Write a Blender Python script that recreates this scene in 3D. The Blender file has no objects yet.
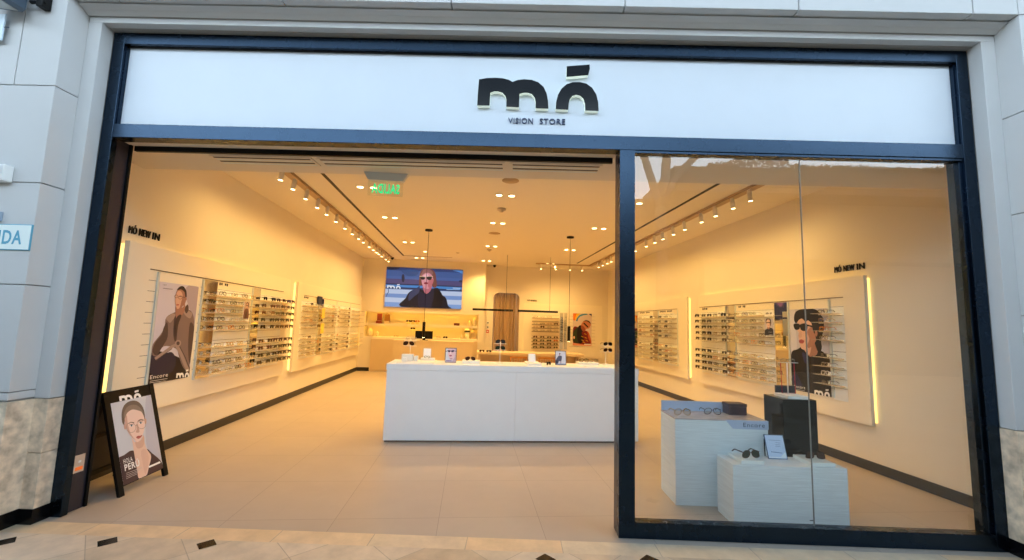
import bpy, bmesh, math, random
from mathutils import Vector, Matrix, geometry
random.seed(7)
S = bpy.context.scene
COL = S.collection
PI = math.pi
TH = 0.1072                      # the shop's axes are turned against the facade
CS, SN = math.cos(TH), math.sin(TH)
XL, XR, ZC, H, W = -0.3025, 7.334, 3.3065, 3.70, 6.7512

# ------------------------------------------------------------------ camera
F, PITCH, YAW, ROLL = 423.86, 0.1052, -0.0131, 0.0305
CAM = Vector((3.2918, -3.1418, 1.4619))
fwd = Vector((math.sin(YAW)*math.cos(PITCH), math.cos(YAW)*math.cos(PITCH), math.sin(PITCH)))
rgt = Vector((math.cos(YAW), -math.sin(YAW), 0))
upv = rgt.cross(fwd)
r2 = math.cos(ROLL)*rgt + math.sin(ROLL)*upv
u2 = -math.sin(ROLL)*rgt + math.cos(ROLL)*upv
cd = bpy.data.cameras.new('camera'); cam = bpy.data.objects.new('camera', cd); COL.objects.link(cam)
cd.sensor_width = 36; cd.lens = F*36/1024; cd.clip_start = .05; cd.clip_end = 200
M3 = Matrix((r2, u2, -fwd)).transposed().to_4x4(); M3.translation = CAM
cam.matrix_world = M3
S.camera = cam

def i2w(u, v, z=0.0): return Vector((u*CS - v*SN, u*SN + v*CS, z))
def w2i(p): return Vector((p[0]*CS + p[1]*SN, -p[0]*SN + p[1]*CS, p[2]))
def ray(px, py):
    return r2*((px-512)/F) - u2*((py-280)/F) + fwd
def at(px, py, ax, val, frame='I'):
    o, d = CAM, ray(px, py)
    if frame == 'I': o, d = w2i(o), w2i(d)
    i = 'xyz'.index(ax); t = (val - o[i])/d[i]
    return o + d*t
def at_plane(px, py, P0, N):
    d = ray(px, py); t = (P0 - CAM).dot(N)/d.dot(N)
    return CAM + d*t

# ------------------------------------------------------------------ materials
def lin(c): 
    c = c/255.0
    return c/12.92 if c <= .04045 else ((c+.055)/1.055)**2.4
def rgb(r, g, b): return (lin(r), lin(g), lin(b), 1)
MATS = {}
def mat(name, col, rough=.5, metal=0., spec=.5, noise=0., nscale=8., bump=0., emit=None, es=0., stretch=None, coat=0.):
    if name in MATS: return MATS[name]
    m = bpy.data.materials.new(name); m.use_nodes = True; MATS[name] = m
    nt = m.node_tree; b = nt.nodes['Principled BSDF']
    c = rgb(*col)
    b.inputs['Base Color'].default_value = c
    b.inputs['Roughness'].default_value = rough
    b.inputs['Metallic'].default_value = metal
    b.inputs['Specular IOR Level'].default_value = spec
    b.inputs['Coat Weight'].default_value = coat
    if emit:
        b.inputs['Emission Color'].default_value = rgb(*emit); b.inputs['Emission Strength'].default_value = es
    tc = nt.nodes.new('ShaderNodeTexCoord')
    mp = nt.nodes.new('ShaderNodeMapping'); nt.links.new(tc.outputs['Object'], mp.inputs[0])
    if stretch: mp.inputs['Scale'].default_value = stretch
    nz = nt.nodes.new('ShaderNodeTexNoise'); nz.inputs['Scale'].default_value = nscale; nz.inputs['Detail'].default_value = 5
    nt.links.new(mp.outputs[0], nz.inputs['Vector'])
    if noise:
        mr = nt.nodes.new('ShaderNodeMapRange'); mr.inputs[1].default_value = .3; mr.inputs[2].default_value = .7
        mr.inputs[3].default_value = 1-noise; mr.inputs[4].default_value = 1+noise*.4
        nt.links.new(nz.outputs[0], mr.inputs[0])
        mx = nt.nodes.new('ShaderNodeMix'); mx.data_type = 'RGBA'; mx.blend_type = 'MULTIPLY'; mx.inputs[0].default_value = 1
        mx.inputs[6].default_value = c; nt.links.new(mr.outputs[0], mx.inputs[7]); nt.links.new(mx.outputs[2], b.inputs['Base Color'])
    else:
        mr = nt.nodes.new('ShaderNodeMapRange'); mr.inputs[3].default_value = max(0, rough-.03); mr.inputs[4].default_value = min(1, rough+.03)
        nt.links.new(nz.outputs[0], mr.inputs[0]); nt.links.new(mr.outputs[0], b.inputs['Roughness'])
    if bump:
        bp = nt.nodes.new('ShaderNodeBump'); bp.inputs['Strength'].default_value = bump; bp.inputs['Distance'].default_value = .01
        nt.links.new(nz.outputs[0], bp.inputs['Height']); nt.links.new(bp.outputs[0], b.inputs['Normal'])
    return m
def glow(name, col, es): return mat(name, (20, 20, 20), .5, emit=col, es=es)
def ink(r, g, b): return mat('print_%d_%d_%d' % (r, g, b), (r, g, b), .45, spec=.3)

def glass_mat(name, tint=(1, 1, 1), refl=2.0):
    m = bpy.data.materials.new(name); m.use_nodes = True; nt = m.node_tree; nt.nodes.clear()
    out = nt.nodes.new('ShaderNodeOutputMaterial'); mix = nt.nodes.new('ShaderNodeMixShader')
    tr = nt.nodes.new('ShaderNodeBsdfTransparent'); tr.inputs[0].default_value = (*tint, 1)
    gl = nt.nodes.new('ShaderNodeBsdfGlossy'); gl.inputs['Roughness'].default_value = 0.0
    fr = nt.nodes.new('ShaderNodeFresnel'); fr.inputs[0].default_value = 1.52
    ge = nt.nodes.new('ShaderNodeNewGeometry')
    a = nt.nodes.new('ShaderNodeMath'); a.operation = 'MULTIPLY'; a.inputs[1].default_value = refl; a.use_clamp = True
    s = nt.nodes.new('ShaderNodeMath'); s.operation = 'SUBTRACT'; s.inputs[0].default_value = 1
    p = nt.nodes.new('ShaderNodeMath'); p.operation = 'MULTIPLY'
    nt.links.new(fr.outputs[0], a.inputs[0]); nt.links.new(ge.outputs['Backfacing'], s.inputs[1])
    nt.links.new(a.outputs[0], p.inputs[0]); nt.links.new(s.outputs[0], p.inputs[1])
    nt.links.new(p.outputs[0], mix.inputs[0]); nt.links.new(tr.outputs[0], mix.inputs[1]); nt.links.new(gl.outputs[0], mix.inputs[2])
    nt.links.new(mix.outputs[0], out.inputs[0])
    return m

def tile_mat(name, c1, c2, mortar, bw, rh, loc=(0, 0, 0), rot=0, rough=.4, msize=.003, off=0., noise=.12, nscale=3., spec=.5, checker=False):
    m = bpy.data.materials.new(name); m.use_nodes = True; nt = m.node_tree; b = nt.nodes['Principled BSDF']
    tc = nt.nodes.new('ShaderNodeTexCoord'); mp = nt.nodes.new('ShaderNodeMapping')
    mp.inputs['Location'].default_value = loc; mp.inputs['Rotation'].default_value = (0, 0, rot)
    nt.links.new(tc.outputs['Object'], mp.inputs[0])
    br = nt.nodes.new('ShaderNodeTexBrick'); br.offset = off; br.squash = 1
    for k, v in (('Scale', 1), ('Mortar Size', msize), ('Mortar Smooth', .2), ('Bias', 0), ('Brick Width', bw), ('Row Height', rh)): br.inputs[k].default_value = v
    br.inputs['Color1'].default_value = rgb(*c1); br.inputs['Color2'].default_value = rgb(*c2); br.inputs['Mortar'].default_value = rgb(*mortar)
    nt.links.new(mp.outputs[0], br.inputs['Vector'])
    n1 = nt.nodes.new('ShaderNodeTexNoise'); n1.inputs['Scale'].default_value = nscale; n1.inputs['Detail'].default_value = 8; n1.inputs['Roughness'].default_value = .65
    nt.links.new(tc.outputs['Object'], n1.inputs['Vector'])
    mr = nt.nodes.new('ShaderNodeMapRange'); mr.inputs[1].default_value = .3; mr.inputs[2].default_value = .7; mr.inputs[3].default_value = 1-noise; mr.inputs[4].default_value = 1+noise*.5
    nt.links.new(n1.outputs[0], mr.inputs[0])
    mx = nt.nodes.new('ShaderNodeMix'); mx.data_type = 'RGBA'; mx.blend_type = 'MULTIPLY'; mx.inputs[0].default_value = 1
    nt.links.new(br.outputs[0], mx.inputs[6]); nt.links.new(mr.outputs[0], mx.inputs[7]); nt.links.new(mx.outputs[2], b.inputs['Base Color'])
    b.inputs['Roughness'].default_value = rough; b.inputs['Specular IOR Level'].default_value = spec
    return m

def acrylic_shelf(name, col, clear):
    m = bpy.data.materials.new(name); m.use_nodes = True; nt = m.node_tree; b = nt.nodes['Principled BSDF']; out = nt.nodes['Material Output']
    b.inputs['Base Color'].default_value = rgb(*col); b.inputs['Roughness'].default_value = .25
    tr = nt.nodes.new('ShaderNodeBsdfTransparent'); tr.inputs[0].default_value = (1, .97, .9, 1); mx = nt.nodes.new('ShaderNodeMixShader')
    nz = nt.nodes.new('ShaderNodeTexNoise'); nz.inputs['Scale'].default_value = 20; mr = nt.nodes.new('ShaderNodeMapRange'); mr.inputs[3].default_value = clear-.04; mr.inputs[4].default_value = clear+.04
    nt.links.new(nz.outputs[0], mr.inputs[0]); nt.links.new(mr.outputs[0], mx.inputs[0]); nt.links.new(b.outputs[0], mx.inputs[1]); nt.links.new(tr.outputs[0], mx.inputs[2]); nt.links.new(mx.outputs[0], out.inputs[0])
    return m
plaster = mat('facade_plaster', (193, 194, 194), .75, noise=.03, nscale=3)
travertine = mat('travertine_cladding', (224, 204, 178), .6, noise=.45, nscale=14)
skirt = mat('black_stone', (9, 9, 11), .25, spec=.3)
frame_m = mat('navy_black_metal', (42, 55, 70), .27, metal=1)
jamb_m = mat('jamb_metal', (34, 33, 44), .35)
black_m = mat('black_metal', (9, 9, 10), .45, spec=.2)
sign_w = mat('sign_panel_white', (202, 210, 219), .4, noise=.02, nscale=4)
letter_black = mat('letter_black_acrylic', (9, 9, 10), .12, spec=.25)
letter_white = mat('letter_white_acrylic', (235, 240, 232), .4, emit=(235, 255, 235), es=.35)
navy_txt = mat('letter_navy', (30, 52, 92), .35)
wall_m = mat('shop_wall_paint', (232, 222, 204), .7, noise=.02, nscale=2)
ceil_m = mat('shop_ceiling_paint', (232, 222, 206), .8)
soffit_m = mat('soffit_paint', (214, 206, 192), .8)
base_m = mat('baseboard_dark', (38, 34, 30), .4)
panel_m = mat('display_board', (238, 228, 208), .55)
mirror_m = mat('mirror_silver', (215, 215, 210), .04, metal=1)
steel_m = mat('brushed_upright', (204, 214, 216), .3, metal=.2)
shelf_m = acrylic_shelf('shelf_acrylic', (250, 240, 220), .62)
rest_m = mat('white_nose_rest', (250, 250, 250), .4)
back_m = mat('back_plate_pale', (240, 242, 240), .4)
groove_m = mat('groove_dark', (92, 74, 52), .6)
led_m = glow('led_strip_glow', (255, 208, 110), 2.6)
led_soft = glow('led_soft_glow', (255, 200, 90), 2.6)
lamp_m = glow('lamp_glow', (255, 214, 150), 14.0)
white_lac = mat('white_lacquer', (242, 244, 246), .3, noise=.012, nscale=6)
counter_seam = mat('counter_seam', (170, 180, 190), .4)
whitewood = mat('whitewashed_oak', (226, 236, 240), .5, noise=.12, nscale=5, stretch=(1.2, 1.2, 26))
tanwood = mat('tan_laminate', (212, 190, 154), .5)
wood_m = mat('orange_oak', (190, 128, 60), .45, noise=.15, nscale=10)
curtain_m = mat('camel_curtain', (172, 144, 114), .85)
track_m = mat('track_channel_shade', (178, 150, 118), .6)  # brown tone paints in the shade of a recessed channel
tb_white = mat('textured_white', (238, 236, 230), .5)
head_m = mat('spot_housing', (232, 222, 206), .5)
marble_m = mat('grey_marble', (196, 190, 190), .2, noise=.2, nscale=14)
blue_paper = mat('pale_blue_card', (176, 192, 218), .5)
plum = mat('plum_leather', (52, 26, 40), .35)
gloss_black = mat('gloss_black', (7, 8, 9), .12, spec=.22)
red_m = mat('red_acrylic', (170, 30, 55), .25)
vase_m = mat('cream_ceramic', (238, 226, 200), .35)
dgrey = mat('dark_grey_casting', (70, 84, 98), .4)
dev_white = mat('device_white', (224, 226, 224), .45)
green_glow = glow('exit_green', (10, 235, 150), 1.1)
glass_m = glass_mat('shop_glass', (.97, .98, .97), 1.75)
acrylic_m = glass_mat('clear_acrylic', (.96, .98, .96), 2.0)
int_floor = tile_mat('porcelain_tile', (190, 175, 158), (187, 171, 154), (160, 144, 128), .755, .76, loc=(-.495, -.68, 0), rough=.38, msize=.0025, noise=.06, nscale=2.5, spec=.45)
ext_floor = tile_mat('travertine_tile', (228, 210, 186), (206, 182, 150), (186, 168, 144), .449, .449, loc=(.6, .25, 0), rot=PI/4, rough=.4, noise=.22, nscale=5, msize=.003)
ext_strip = tile_mat('travertine_border', (232, 202, 160), (222, 208, 182), (186, 168, 144), .64, .5, loc=(.2, .28, 0), rough=.4, noise=.18, nscale=6, msize=.003)

# ------------------------------------------------------------------ mesh building
class MB:
    def __init__(s): s.bm = bmesh.new(); s.mats = []
    def mi(s, m):
        if m not in s.mats: s.mats.append(m)
        return s.mats.index(m)
    def box(s, x0, x1, y0, y1, z0, z1, m, b=0.):
        x0, x1 = min(x0, x1), max(x0, x1); y0, y1 = min(y0, y1), max(y0, y1); z0, z1 = min(z0, z1), max(z0, z1)
        vs = [s.bm.verts.new(p) for p in ((x0,y0,z0),(x1,y0,z0),(x1,y1,z0),(x0,y1,z0),(x0,y0,z1),(x1,y0,z1),(x1,y1,z1),(x0,y1,z1))]
        fs = [s.bm.faces.new([vs[i] for i in q]) for q in ((3,2,1,0),(4,5,6,7),(0,1,5,4),(1,2,6,5),(2,3,7,6),(3,0,4,7))]
        k = s.mi(m)
        for f in fs: f.material_index = k
        if b:
            es = list({e for f in fs for e in f.edges})
            r = bmesh.ops.bevel(s.bm, geom=es, offset=b, segments=2, affect='EDGES', profile=.6)
            for f in r['faces']: f.material_index = k
        return s
    def poly(s, pts, m):
        try: f = s.bm.faces.new([s.bm.verts.new(p) for p in pts]); f.material_index = s.mi(m)
        except ValueError: pass
        return s
    def prism(s, pts, ax, a0, a1, m, m_front=None):
        def P(p, a):
            return {'x': (a, p[0], p[1]), 'y': (p[0], a, p[1]), 'z': (p[0], p[1], a)}[ax]
        A = [s.bm.verts.new(P(p, a0)) for p in pts]; B = [s.bm.verts.new(P(p, a1)) for p in pts]
        k = s.mi(m); n = len(pts)
        fa = s.bm.faces.new(A); fb = s.bm.faces.new(B); fb.material_index = k
        fa.material_index = s.mi(m_front) if m_front else k
        for i in range(n):
            f = s.bm.faces.new((A[i], A[(i+1) % n], B[(i+1) % n], B[i])); f.material_index = k
        return s
    def tube(s, pts, r, m, seg=8, closed=False):
        pts = [Vector(p) for p in pts]; n = len(pts); rings = []; k = s.mi(m)
        for i, p in enumerate(pts):
            a = pts[(i-1) % n] if (closed or i > 0) else p; c = pts[(i+1) % n] if (closed or i < n-1) else p
            d = (c-a).normalized() if (c-a).length > 1e-9 else Vector((0, 0, 1))
            x = d.cross(Vector((0, 0, 1)) if abs(d.z) < .95 else Vector((0, 1, 0))).normalized(); y = d.cross(x)
            rr = r[i] if isinstance(r, (list, tuple)) else r
            rings.append([s.bm.verts.new(p + x*rr*math.cos(2*PI*j/seg) + y*rr*math.sin(2*PI*j/seg)) for j in range(seg)])
        for i in range(n if closed else n-1):
            A, B = rings[i], rings[(i+1) % n]
            for j in range(seg):
                f = s.bm.faces.new((A[j], A[(j+1) % seg], B[(j+1) % seg], B[j])); f.material_index = k; f.smooth = True
        if not closed:
            for R in (rings[0], rings[-1]):
                f = s.bm.faces.new(R); f.material_index = k
        return s
    def lathe(s, prof, c, m, seg=24, caps=True):
        k = s.mi(m); rings = []
        for r, z in prof: rings.append([s.bm.verts.new((c[0]+r*math.cos(2*PI*j/seg), c[1]+r*math.sin(2*PI*j/seg), c[2]+z)) for j in range(seg)])
        for A, B in zip(rings, rings[1:]):
            for j in range(seg):
                f = s.bm.faces.new((A[j], A[(j+1) % seg], B[(j+1) % seg], B[j])); f.material_index = k; f.smooth = True
        if caps:
            for R in (rings[0], rings[-1]): s.bm.faces.new(R).material_index = k
        return s
    def tri(s, verts, faces, m):
        vs = [s.bm.verts.new(v) for v in verts]; k = s.mi(m)
        for f in faces:
            try: s.bm.faces.new([vs[i] for i in f]).material_index = k
            except ValueError: pass
        return s
    def mesh(s, name, off=(0, 0, 0), normals=True):
        if normals: bmesh.ops.recalc_face_normals(s.bm, faces=s.bm.faces[:])
        o = Vector(off)
        for v in s.bm.verts: v.co -= o
        me = bpy.data.meshes.new(name); s.bm.to_mesh(me); s.bm.free()
        for m in s.mats: me.materials.append(m)
        return me

BASE = {}
def place(o, base, frame, rot=0.):
    o.location = i2w(*base) if frame == 'I' else Vector(base)
    o.rotation_euler = (0, 0, (TH if frame == 'I' else 0)+rot)
def thing(name, label, cat, base, frame='I', group=None, rot=0.):
    o = bpy.data.objects.new(name, None); COL.objects.link(o); o.empty_display_size = .1
    place(o, base, frame, rot); BASE[o.name] = Vector(base)
    tag(o, label, cat, group); return o
def tag(o, label=None, cat=None, group=None, kind=None):
    if label: o['label'] = label
    if cat: o['category'] = cat
    if group: o['group'] = group
    if kind: o['kind'] = kind
    return o
def part(name, mb, parent, label=None, normals=True):
    """a part whose mesh was written in the coordinates of its thing's frame"""
    b = BASE[parent.name]
    me = mb.mesh(name, b, normals); o = bpy.data.objects.new(name, me); COL.objects.link(o); o.parent = parent
    BASE[o.name] = b
    if label: o['label'] = label
    return o
def local(name, mb, parent, loc=(0, 0, 0), rot=(0, 0, 0)):
    me = mb.mesh(name) if isinstance(mb, MB) else mb
    o = bpy.data.objects.new(name, me); COL.objects.link(o); o.parent = parent; o.location = loc; o.rotation_euler = rot
    return o
def single(name, mb, label, cat, base, frame='I', group=None, normals=True):
    me = mb.mesh(name, base, normals); o = bpy.data.objects.new(name, me); COL.objects.link(o); place(o, base, frame)
    return tag(o, label, cat, group)
def struct(name, mb, frame='I', parent=None, normals=True):
    me = mb.mesh(name, (0, 0, 0), normals); o = bpy.data.objects.new(name, me); COL.objects.link(o)
    if parent: o.parent = parent
    else: place(o, (0, 0, 0), frame); o['kind'] = 'structure'
    return o
def copy_tree(o, parent=None):
    c = o.copy(); COL.objects.link(c)
    if parent: c.parent = parent
    for ch in list(o.children): copy_tree(ch, c)
    return c

def text_geo(s, bold=0.):
    cu = bpy.data.curves.new('t', 'FONT'); cu.body = s; cu.offset = bold; cu.resolution_u = 3; cu.space_character = 1.12
    ob = bpy.data.objects.new('t', cu); COL.objects.link(ob)
    dg = bpy.context.evaluated_depsgraph_get(); dg.update()
    me = bpy.data.meshes.new_from_object(ob.evaluated_get(dg))
    V = [(v.co.x, v.co.y) for v in me.vertices]; Fc = [tuple(p.vertices) for p in me.polygons]
    bpy.data.objects.remove(ob); bpy.data.curves.remove(cu); bpy.data.meshes.remove(me)
    x0 = min(v[0] for v in V); x1 = max(v[0] for v in V); y0 = min(v[1] for v in V); y1 = max(v[1] for v in V)
    return [((x-x0)/(x1-x0), (y-y0)/(y1-y0)) for x, y in V], Fc
def text_on(mb, s, P, A, B, m, bold=0., thick=0., N=None):
    """letters fitted in the parallelogram P, P+A, P+B"""
    V, Fc = text_geo(s, bold); P, A, B = Vector(P), Vector(A), Vector(B)
    pts = [P + A*x + B*y for x, y in V]
    if not thick: mb.tri(pts, Fc, m); return
    N = Vector(N)*thick; n = len(pts)
    mb.tri(pts + [p+N for p in pts], Fc + [tuple(i+n for i in f) for f in Fc] + boundary(Fc, n), m)
def boundary(Fc, n):
    c = {}
    for f in Fc:
        for a, b in zip(f, f[1:]+f[:1]):
            c[(a, b)] = c.get((a, b), 0)+1
    return [(a, b, b+n, a+n) for (a, b) in c if (b, a) not in c]

LOGO_M = [(83,375),(85,290),(88,201),(140,191),(200,187),(255,190),(295,200),(320,213),(355,199),(400,193),(450,196),(497,211),(535,243),(557,288),(567,338),(570,386),(483,386),(482,340),(474,312),(455,290),(425,281),(400,282),(370,290),(370,382),(283,379),(282,333),(273,305),(253,286),(222,277),(195,278),(170,287),(168,375)]
LOGO_O = [(620,388),(623,340),(634,293),(657,251),(692,220),(735,205),(780,203),(828,213),(868,241),(896,285),(909,335),(913,394),(822,392),(820,347),(808,312),(785,293),(760,288),(735,295),(716,319),(709,350),(706,390)]
LOGO_A = [(690,98),(735,93),(790,88),(848,82),(850,112),(840,152),(765,160),(690,168)]
def logo_unit(pts): return [((x-83)/830.0, (388-y)/830.0) for x, y in pts]     # width 1, accent top .369
def logo_on(mb, P, A, B, m, cut=None):
    P, A, B = Vector(P), Vector(A), Vector(B)
    for L in (LOGO_M, LOGO_O, LOGO_A):
        q = [P + A*x + B*max(y, cut or -9) for x, y in logo_unit(L)]
        tris = geometry.tessellate_polygon([q])
        mb.tri(q, [tuple(t) for t in tris], m)

def smooth(pts, n=4):
    out = []; k = len(pts)
    for i in range(k):
        p0, p1, p2, p3 = pts[i-1], pts[i], pts[(i+1) % k], pts[(i+2) % k]
        for j in range(n):
            t = j/n
            out.append(tuple(.5*((2*p1[a]) + (-p0[a]+p2[a])*t + (2*p0[a]-5*p1[a]+4*p2[a]-p3[a])*t*t + (-p0[a]+3*p1[a]-3*p2[a]+p3[a])*t**3) for a in (0, 1)))
    return out
def ell(cx, cy, rx, ry, n=14, a=0.):
    return [(cx+rx*math.cos(2*PI*i/n)*math.cos(a)-ry*math.sin(2*PI*i/n)*math.sin(a), cy+rx*math.cos(2*PI*i/n)*math.sin(a)+ry*math.sin(2*PI*i/n)*math.cos(a)) for i in range(n)]
def stroke(pts, w):
    L, R = [], []
    for i, p in enumerate(pts):
        a = pts[max(0, i-1)]; b = pts[min(len(pts)-1, i+1)]; d = math.hypot(b[0]-a[0], b[1]-a[1]) or 1
        nx, ny = -(b[1]-a[1])/d*w/2, (b[0]-a[0])/d*w/2
        L.append((p[0]+nx, p[1]+ny)); R.append((p[0]-nx, p[1]-ny))
    return L + R[::-1]
class Art:
    """a flat print: shapes are mapped from a sketch frame (its four corners) to the print's own rectangle"""
    def __init__(s, corners, P, A, B, N, step=.0002):
        s.c = [Vector((*p, 0)) for p in corners]; s.P, s.A, s.B, s.N = Vector(P), Vector(A), Vector(B), Vector(N); s.mb = MB(); s.k = 0; s.step = step
        # homography sketch -> unit square, solved from corners TL TR BR BL
        import numpy as np
        src = corners; dst = [(0, 1), (1, 1), (1, 0), (0, 0)]; M = []; r = []
        for (x, y), (X, Y) in zip(src, dst):
            M += [[x, y, 1, 0, 0, 0, -x*X, -y*X], [0, 0, 0, x, y, 1, -x*Y, -y*Y]]; r += [X, Y]
        s.h = list(np.linalg.solve(np.array(M, float), np.array(r, float))) + [1.]
    def uv(s, p):
        h = s.h; w = h[6]*p[0]+h[7]*p[1]+h[8]
        return (h[0]*p[0]+h[1]*p[1]+h[2])/w, (h[3]*p[0]+h[4]*p[1]+h[5])/w
    def pt(s, p, clip=True):
        a, b = s.uv(p)
        if clip: a = min(1, max(0, a)); b = min(1, max(0, b))
        return s.P + s.A*a + s.B*b + s.N*(s.k*s.step)
    def rect(s, m): 
        s.mb.poly([s.P+s.N*s.k*s.step, s.P+s.A+s.N*s.k*s.step, s.P+s.A+s.B+s.N*s.k*s.step, s.P+s.B+s.N*s.k*s.step], m); s.k += 1
    def fill(s, m, pts, sm=True, n=4):
        if sm: pts = smooth(pts, n)
        q = [s.pt(p) for p in pts]
        s.mb.tri(q, [tuple(t) for t in geometry.tessellate_polygon([q])], m); s.k += 1
    def ring(s, m, cx, cy, rx, ry, w, a=0.):
        O = ell(cx, cy, rx, ry, 18, a); I = ell(cx, cy, rx-w, ry-w, 18, a)
        q = [s.pt(p) for p in O+I]
        s.mb.tri(q, [(i, (i+1) % 18, 18+(i+1) % 18, 18+i) for i in range(18)], m); s.k += 1
    def line(s, m, pts, w): s.fill(m, stroke(pts, w), sm=False)
    def text(s, m, t, tl, tr, bl, bold=0.):
        P = s.pt(bl); text_on(s.mb, t, P, s.pt(tr)-s.pt(tl), s.pt(tl)-P, m, bold); s.k += 1
    def logo(s, m, bl, br, tl, cut=None):
        P = s.pt(bl, False); A = s.pt(br, False)-P; B = (s.pt(tl, False)-P)/.369
        logo_on(s.mb, P, A, B, m, cut); s.k += 1

# ================================================================== SETTING
def v_at(u, Y): return (Y - u*SN)/CS
FY = .18                                                           # back of the facade wall
# floors
mb = MB()
pl = [w2i(Vector((x, y, 0))) for x, y in ((-1.0, -.058), (8.2, -.058))]
pts = [(pl[0].x, pl[0].y), (pl[1].x, pl[1].y), (7.6, 10.4), (-.6, 10.4)]
mb.prism(pts, 'z', -.1, 0, int_floor); struct('floor', mb)
mb = MB()
mb.box(-16, 26, -22, -.22, -.1, 0, ext_floor)
for x, y in ((-.55, -.36), (.10, -.335), (.715, -.29), (1.345, -.275), (3.52, -.30), (4.185, -.265), (4.8, -.32), (-.23, -.65), (.41, -.62), (1.03, -.6), (1.67, -.6), (2.3, -.6), (2.93, -.6), (3.85, -.6), (4.5, -.6)):
    mb.poly([(x-.066, y, .0012), (x, y-.066, .0012), (x+.066, y, .0012), (x, y+.066, .0012)], skirt)
mb.box(-16, 26, -.22, -.058, -.1, 0, ext_strip)
struct('floor_exterior', mb, 'F')

# facade walls: blocks with open joints in front of a core
def blocks(mb, x0, x1, y0, y1, zs, m, gap=.006):
    for a, b in zip(zs, zs[1:]): mb.box(x0, x1, y0, y1, a+gap/2, b-gap/2, m, .004)
ZJ = [.85, .905, 1.635, 2.36, 3.085, 3.80]
mb = MB()
core = mat('joint_core', (150, 148, 144), .8)  # grey backing behind the open joints
mb.box(-6, -.12, -.25, FY, 0, 6, core); mb.box(-.12, -.01, -.085, FY, 0, 3.74, core)
for a, b in zip(ZJ[:-2], ZJ[1:-1]): mb.box(-6, -.103, -.265, -.1, a+.003, b-.003, plaster, .004)
mb.box(-.405, -.103, -.265, -.1, 3.088, 3.80, plaster, .004); mb.box(-2, -.413, -.265, -.1, 3.088, 3.80, plaster, .004); mb.box(-6, -2.01, -.265, -.1, 3.088, 3.80, plaster, .004)
mb.box(-6, -.103, -.265, -.1, 3.803, 6, plaster)
mb.box(-.109, 0, -.1, .0, .845, 3.706, plaster, .003)
mb.box(-6, -.095, -.272, -.1, .1, .84, travertine, .004); mb.box(-.109, .006, -.108, 0, .1, .47, travertine, .003); mb.box(-.109, .006, -.108, 0, .474, .84, travertine, .003)
mb.box(-6, -.09, -.28, -.1, 0, .1, skirt); mb.box(-.11, .01, -.115, 0, 0, .1, skirt)
struct('wall_left', mb, 'F')
mb = MB(); X = W
mb.box(X+.12, X+8, -.25, FY, 0, 6, core); mb.box(X+.01, X+.12, -.085, FY, 0, 3.74, core)
for a, b in zip(ZJ[:-1], ZJ[1:]): mb.box(X+.102, X+8, -.265, -.1, a+.003, b-.003, plaster, .004)
mb.box(X+.102, X+8, -.265, -.1, 3.803, 6, plaster)
mb.box(X, X+.108, -.1, .0, .845, 3.706, plaster, .003)
mb.box(X+.095, X+8, -.272, -.1, .1, .84, travertine, .004); mb.box(X-.006, X+.108, -.108, 0, .1, .84, travertine, .003)
mb.box(X+.09, X+8, -.28, -.1, 0, .1, skirt); mb.box(X-.01, X+.11, -.115, 0, 0, .1, skirt)
struct('wall_right', mb, 'F')
mb = MB()
mb.box(-.103, X+.102, -.1, .0, 3.706, 3.752, plaster, .003)
mb.box(-.103, X+.102, -.115, FY+.02, 3.752, 3.80, core)
mb.prism([(-.115, 3.79), (-.115, 3.752), (-.15, 3.775), (-.2, 3.79)], 'x', -.103, X+.102, plaster)
jx = [-.103, .225, 1.485, 2.744, 4.02, 5.28, 6.53, X+.102]
for a, b in zip(jx, jx[1:]): mb.box(a+.004, b-.004, -.265, -.1, 3.80, 6, plaster, .004)
mb.box(-.1, X+.1, -.25, FY, 3.83, 6, core); mb.box(-.12, X+.12, -.04, FY, 3.702, 3.80, core)
struct('wall_lintel', mb, 'F')

# shop shell
mb = MB(); mb.box(XL-.12, XL, v_at(XL, FY)-.03, 10.1, 0, ZC+.1, wall_m); struct('wall_shop_left', mb)
mb = MB(); mb.box(XR, XR+.12, v_at(XR, FY)-.03, 10.1, 0, ZC+.1, wall_m); struct('wall_shop_right', mb)
mb = MB(); mb.box(-.55, .0, FY-.1, FY, 0, ZC+.1, wall_m); mb.box(W, W+.75, FY-.1, FY, 0, ZC+.1, wall_m); struct('wall_front', mb, 'F')
mb = MB()                                                          # niche block on the left of the back wall
VB, VR = 9.4, 9.88
mb.box(XL, 3.345, VB, 10.1, 1.75, ZC, wall_m); mb.box(XL, -.15, VB, 10.1, 0, 1.75, wall_m); mb.box(3.17, 3.345, VB, 10.1, 0, 1.75, wall_m)
mb.box(-.15, 3.17, VB, 10.1, 1.34, 1.385, wall_m); mb.box(-.15, 3.17, VB, 10.1, 0, 1.0, wall_m); mb.box(-.15, 3.17, 9.72, 10.1, 1.0, 1.75, wall_m); mb.box(-.15, 3.17, VB, 9.412, 1.322, 1.34, wall_m); mb.box(-.15, 3.17, VB, 9.415, 1.725, 1.75, wall_m)
struct('wall_back_left', mb)
def arc(cx, cz, r, a0, a1, n=8): return [(cx+r*math.cos(a0+(a1-a0)*i/n), cz+r*math.sin(a0+(a1-a0)*i/n)) for i in range(n+1)]
mb = MB()
out = [(3.34, 0), (3.635, 0)] + arc(3.635+.17, 2.46-.17, .17, PI, PI/2) + arc(4.462-.17, 2.46-.17, .17, PI/2, 0) + [(4.462, 0), (XR, 0), (XR, ZC), (3.34, ZC)]
mb.prism(out, 'y', VR, VR+.1, wall_m); mb.box(3.4, 4.7, VR+.28, VR+.34, 0, 2.7, wall_m)
struct('wall_back_right', mb)
mb = MB()
a, b = v_at(XL, .8), v_at(XR, .8)
mb.prism([(XL-.1, a), (XR+.1, b), (XR+.1, 10.2), (XL-.1, 10.2)], 'z', ZC, ZC+.1, ceil_m)
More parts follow.
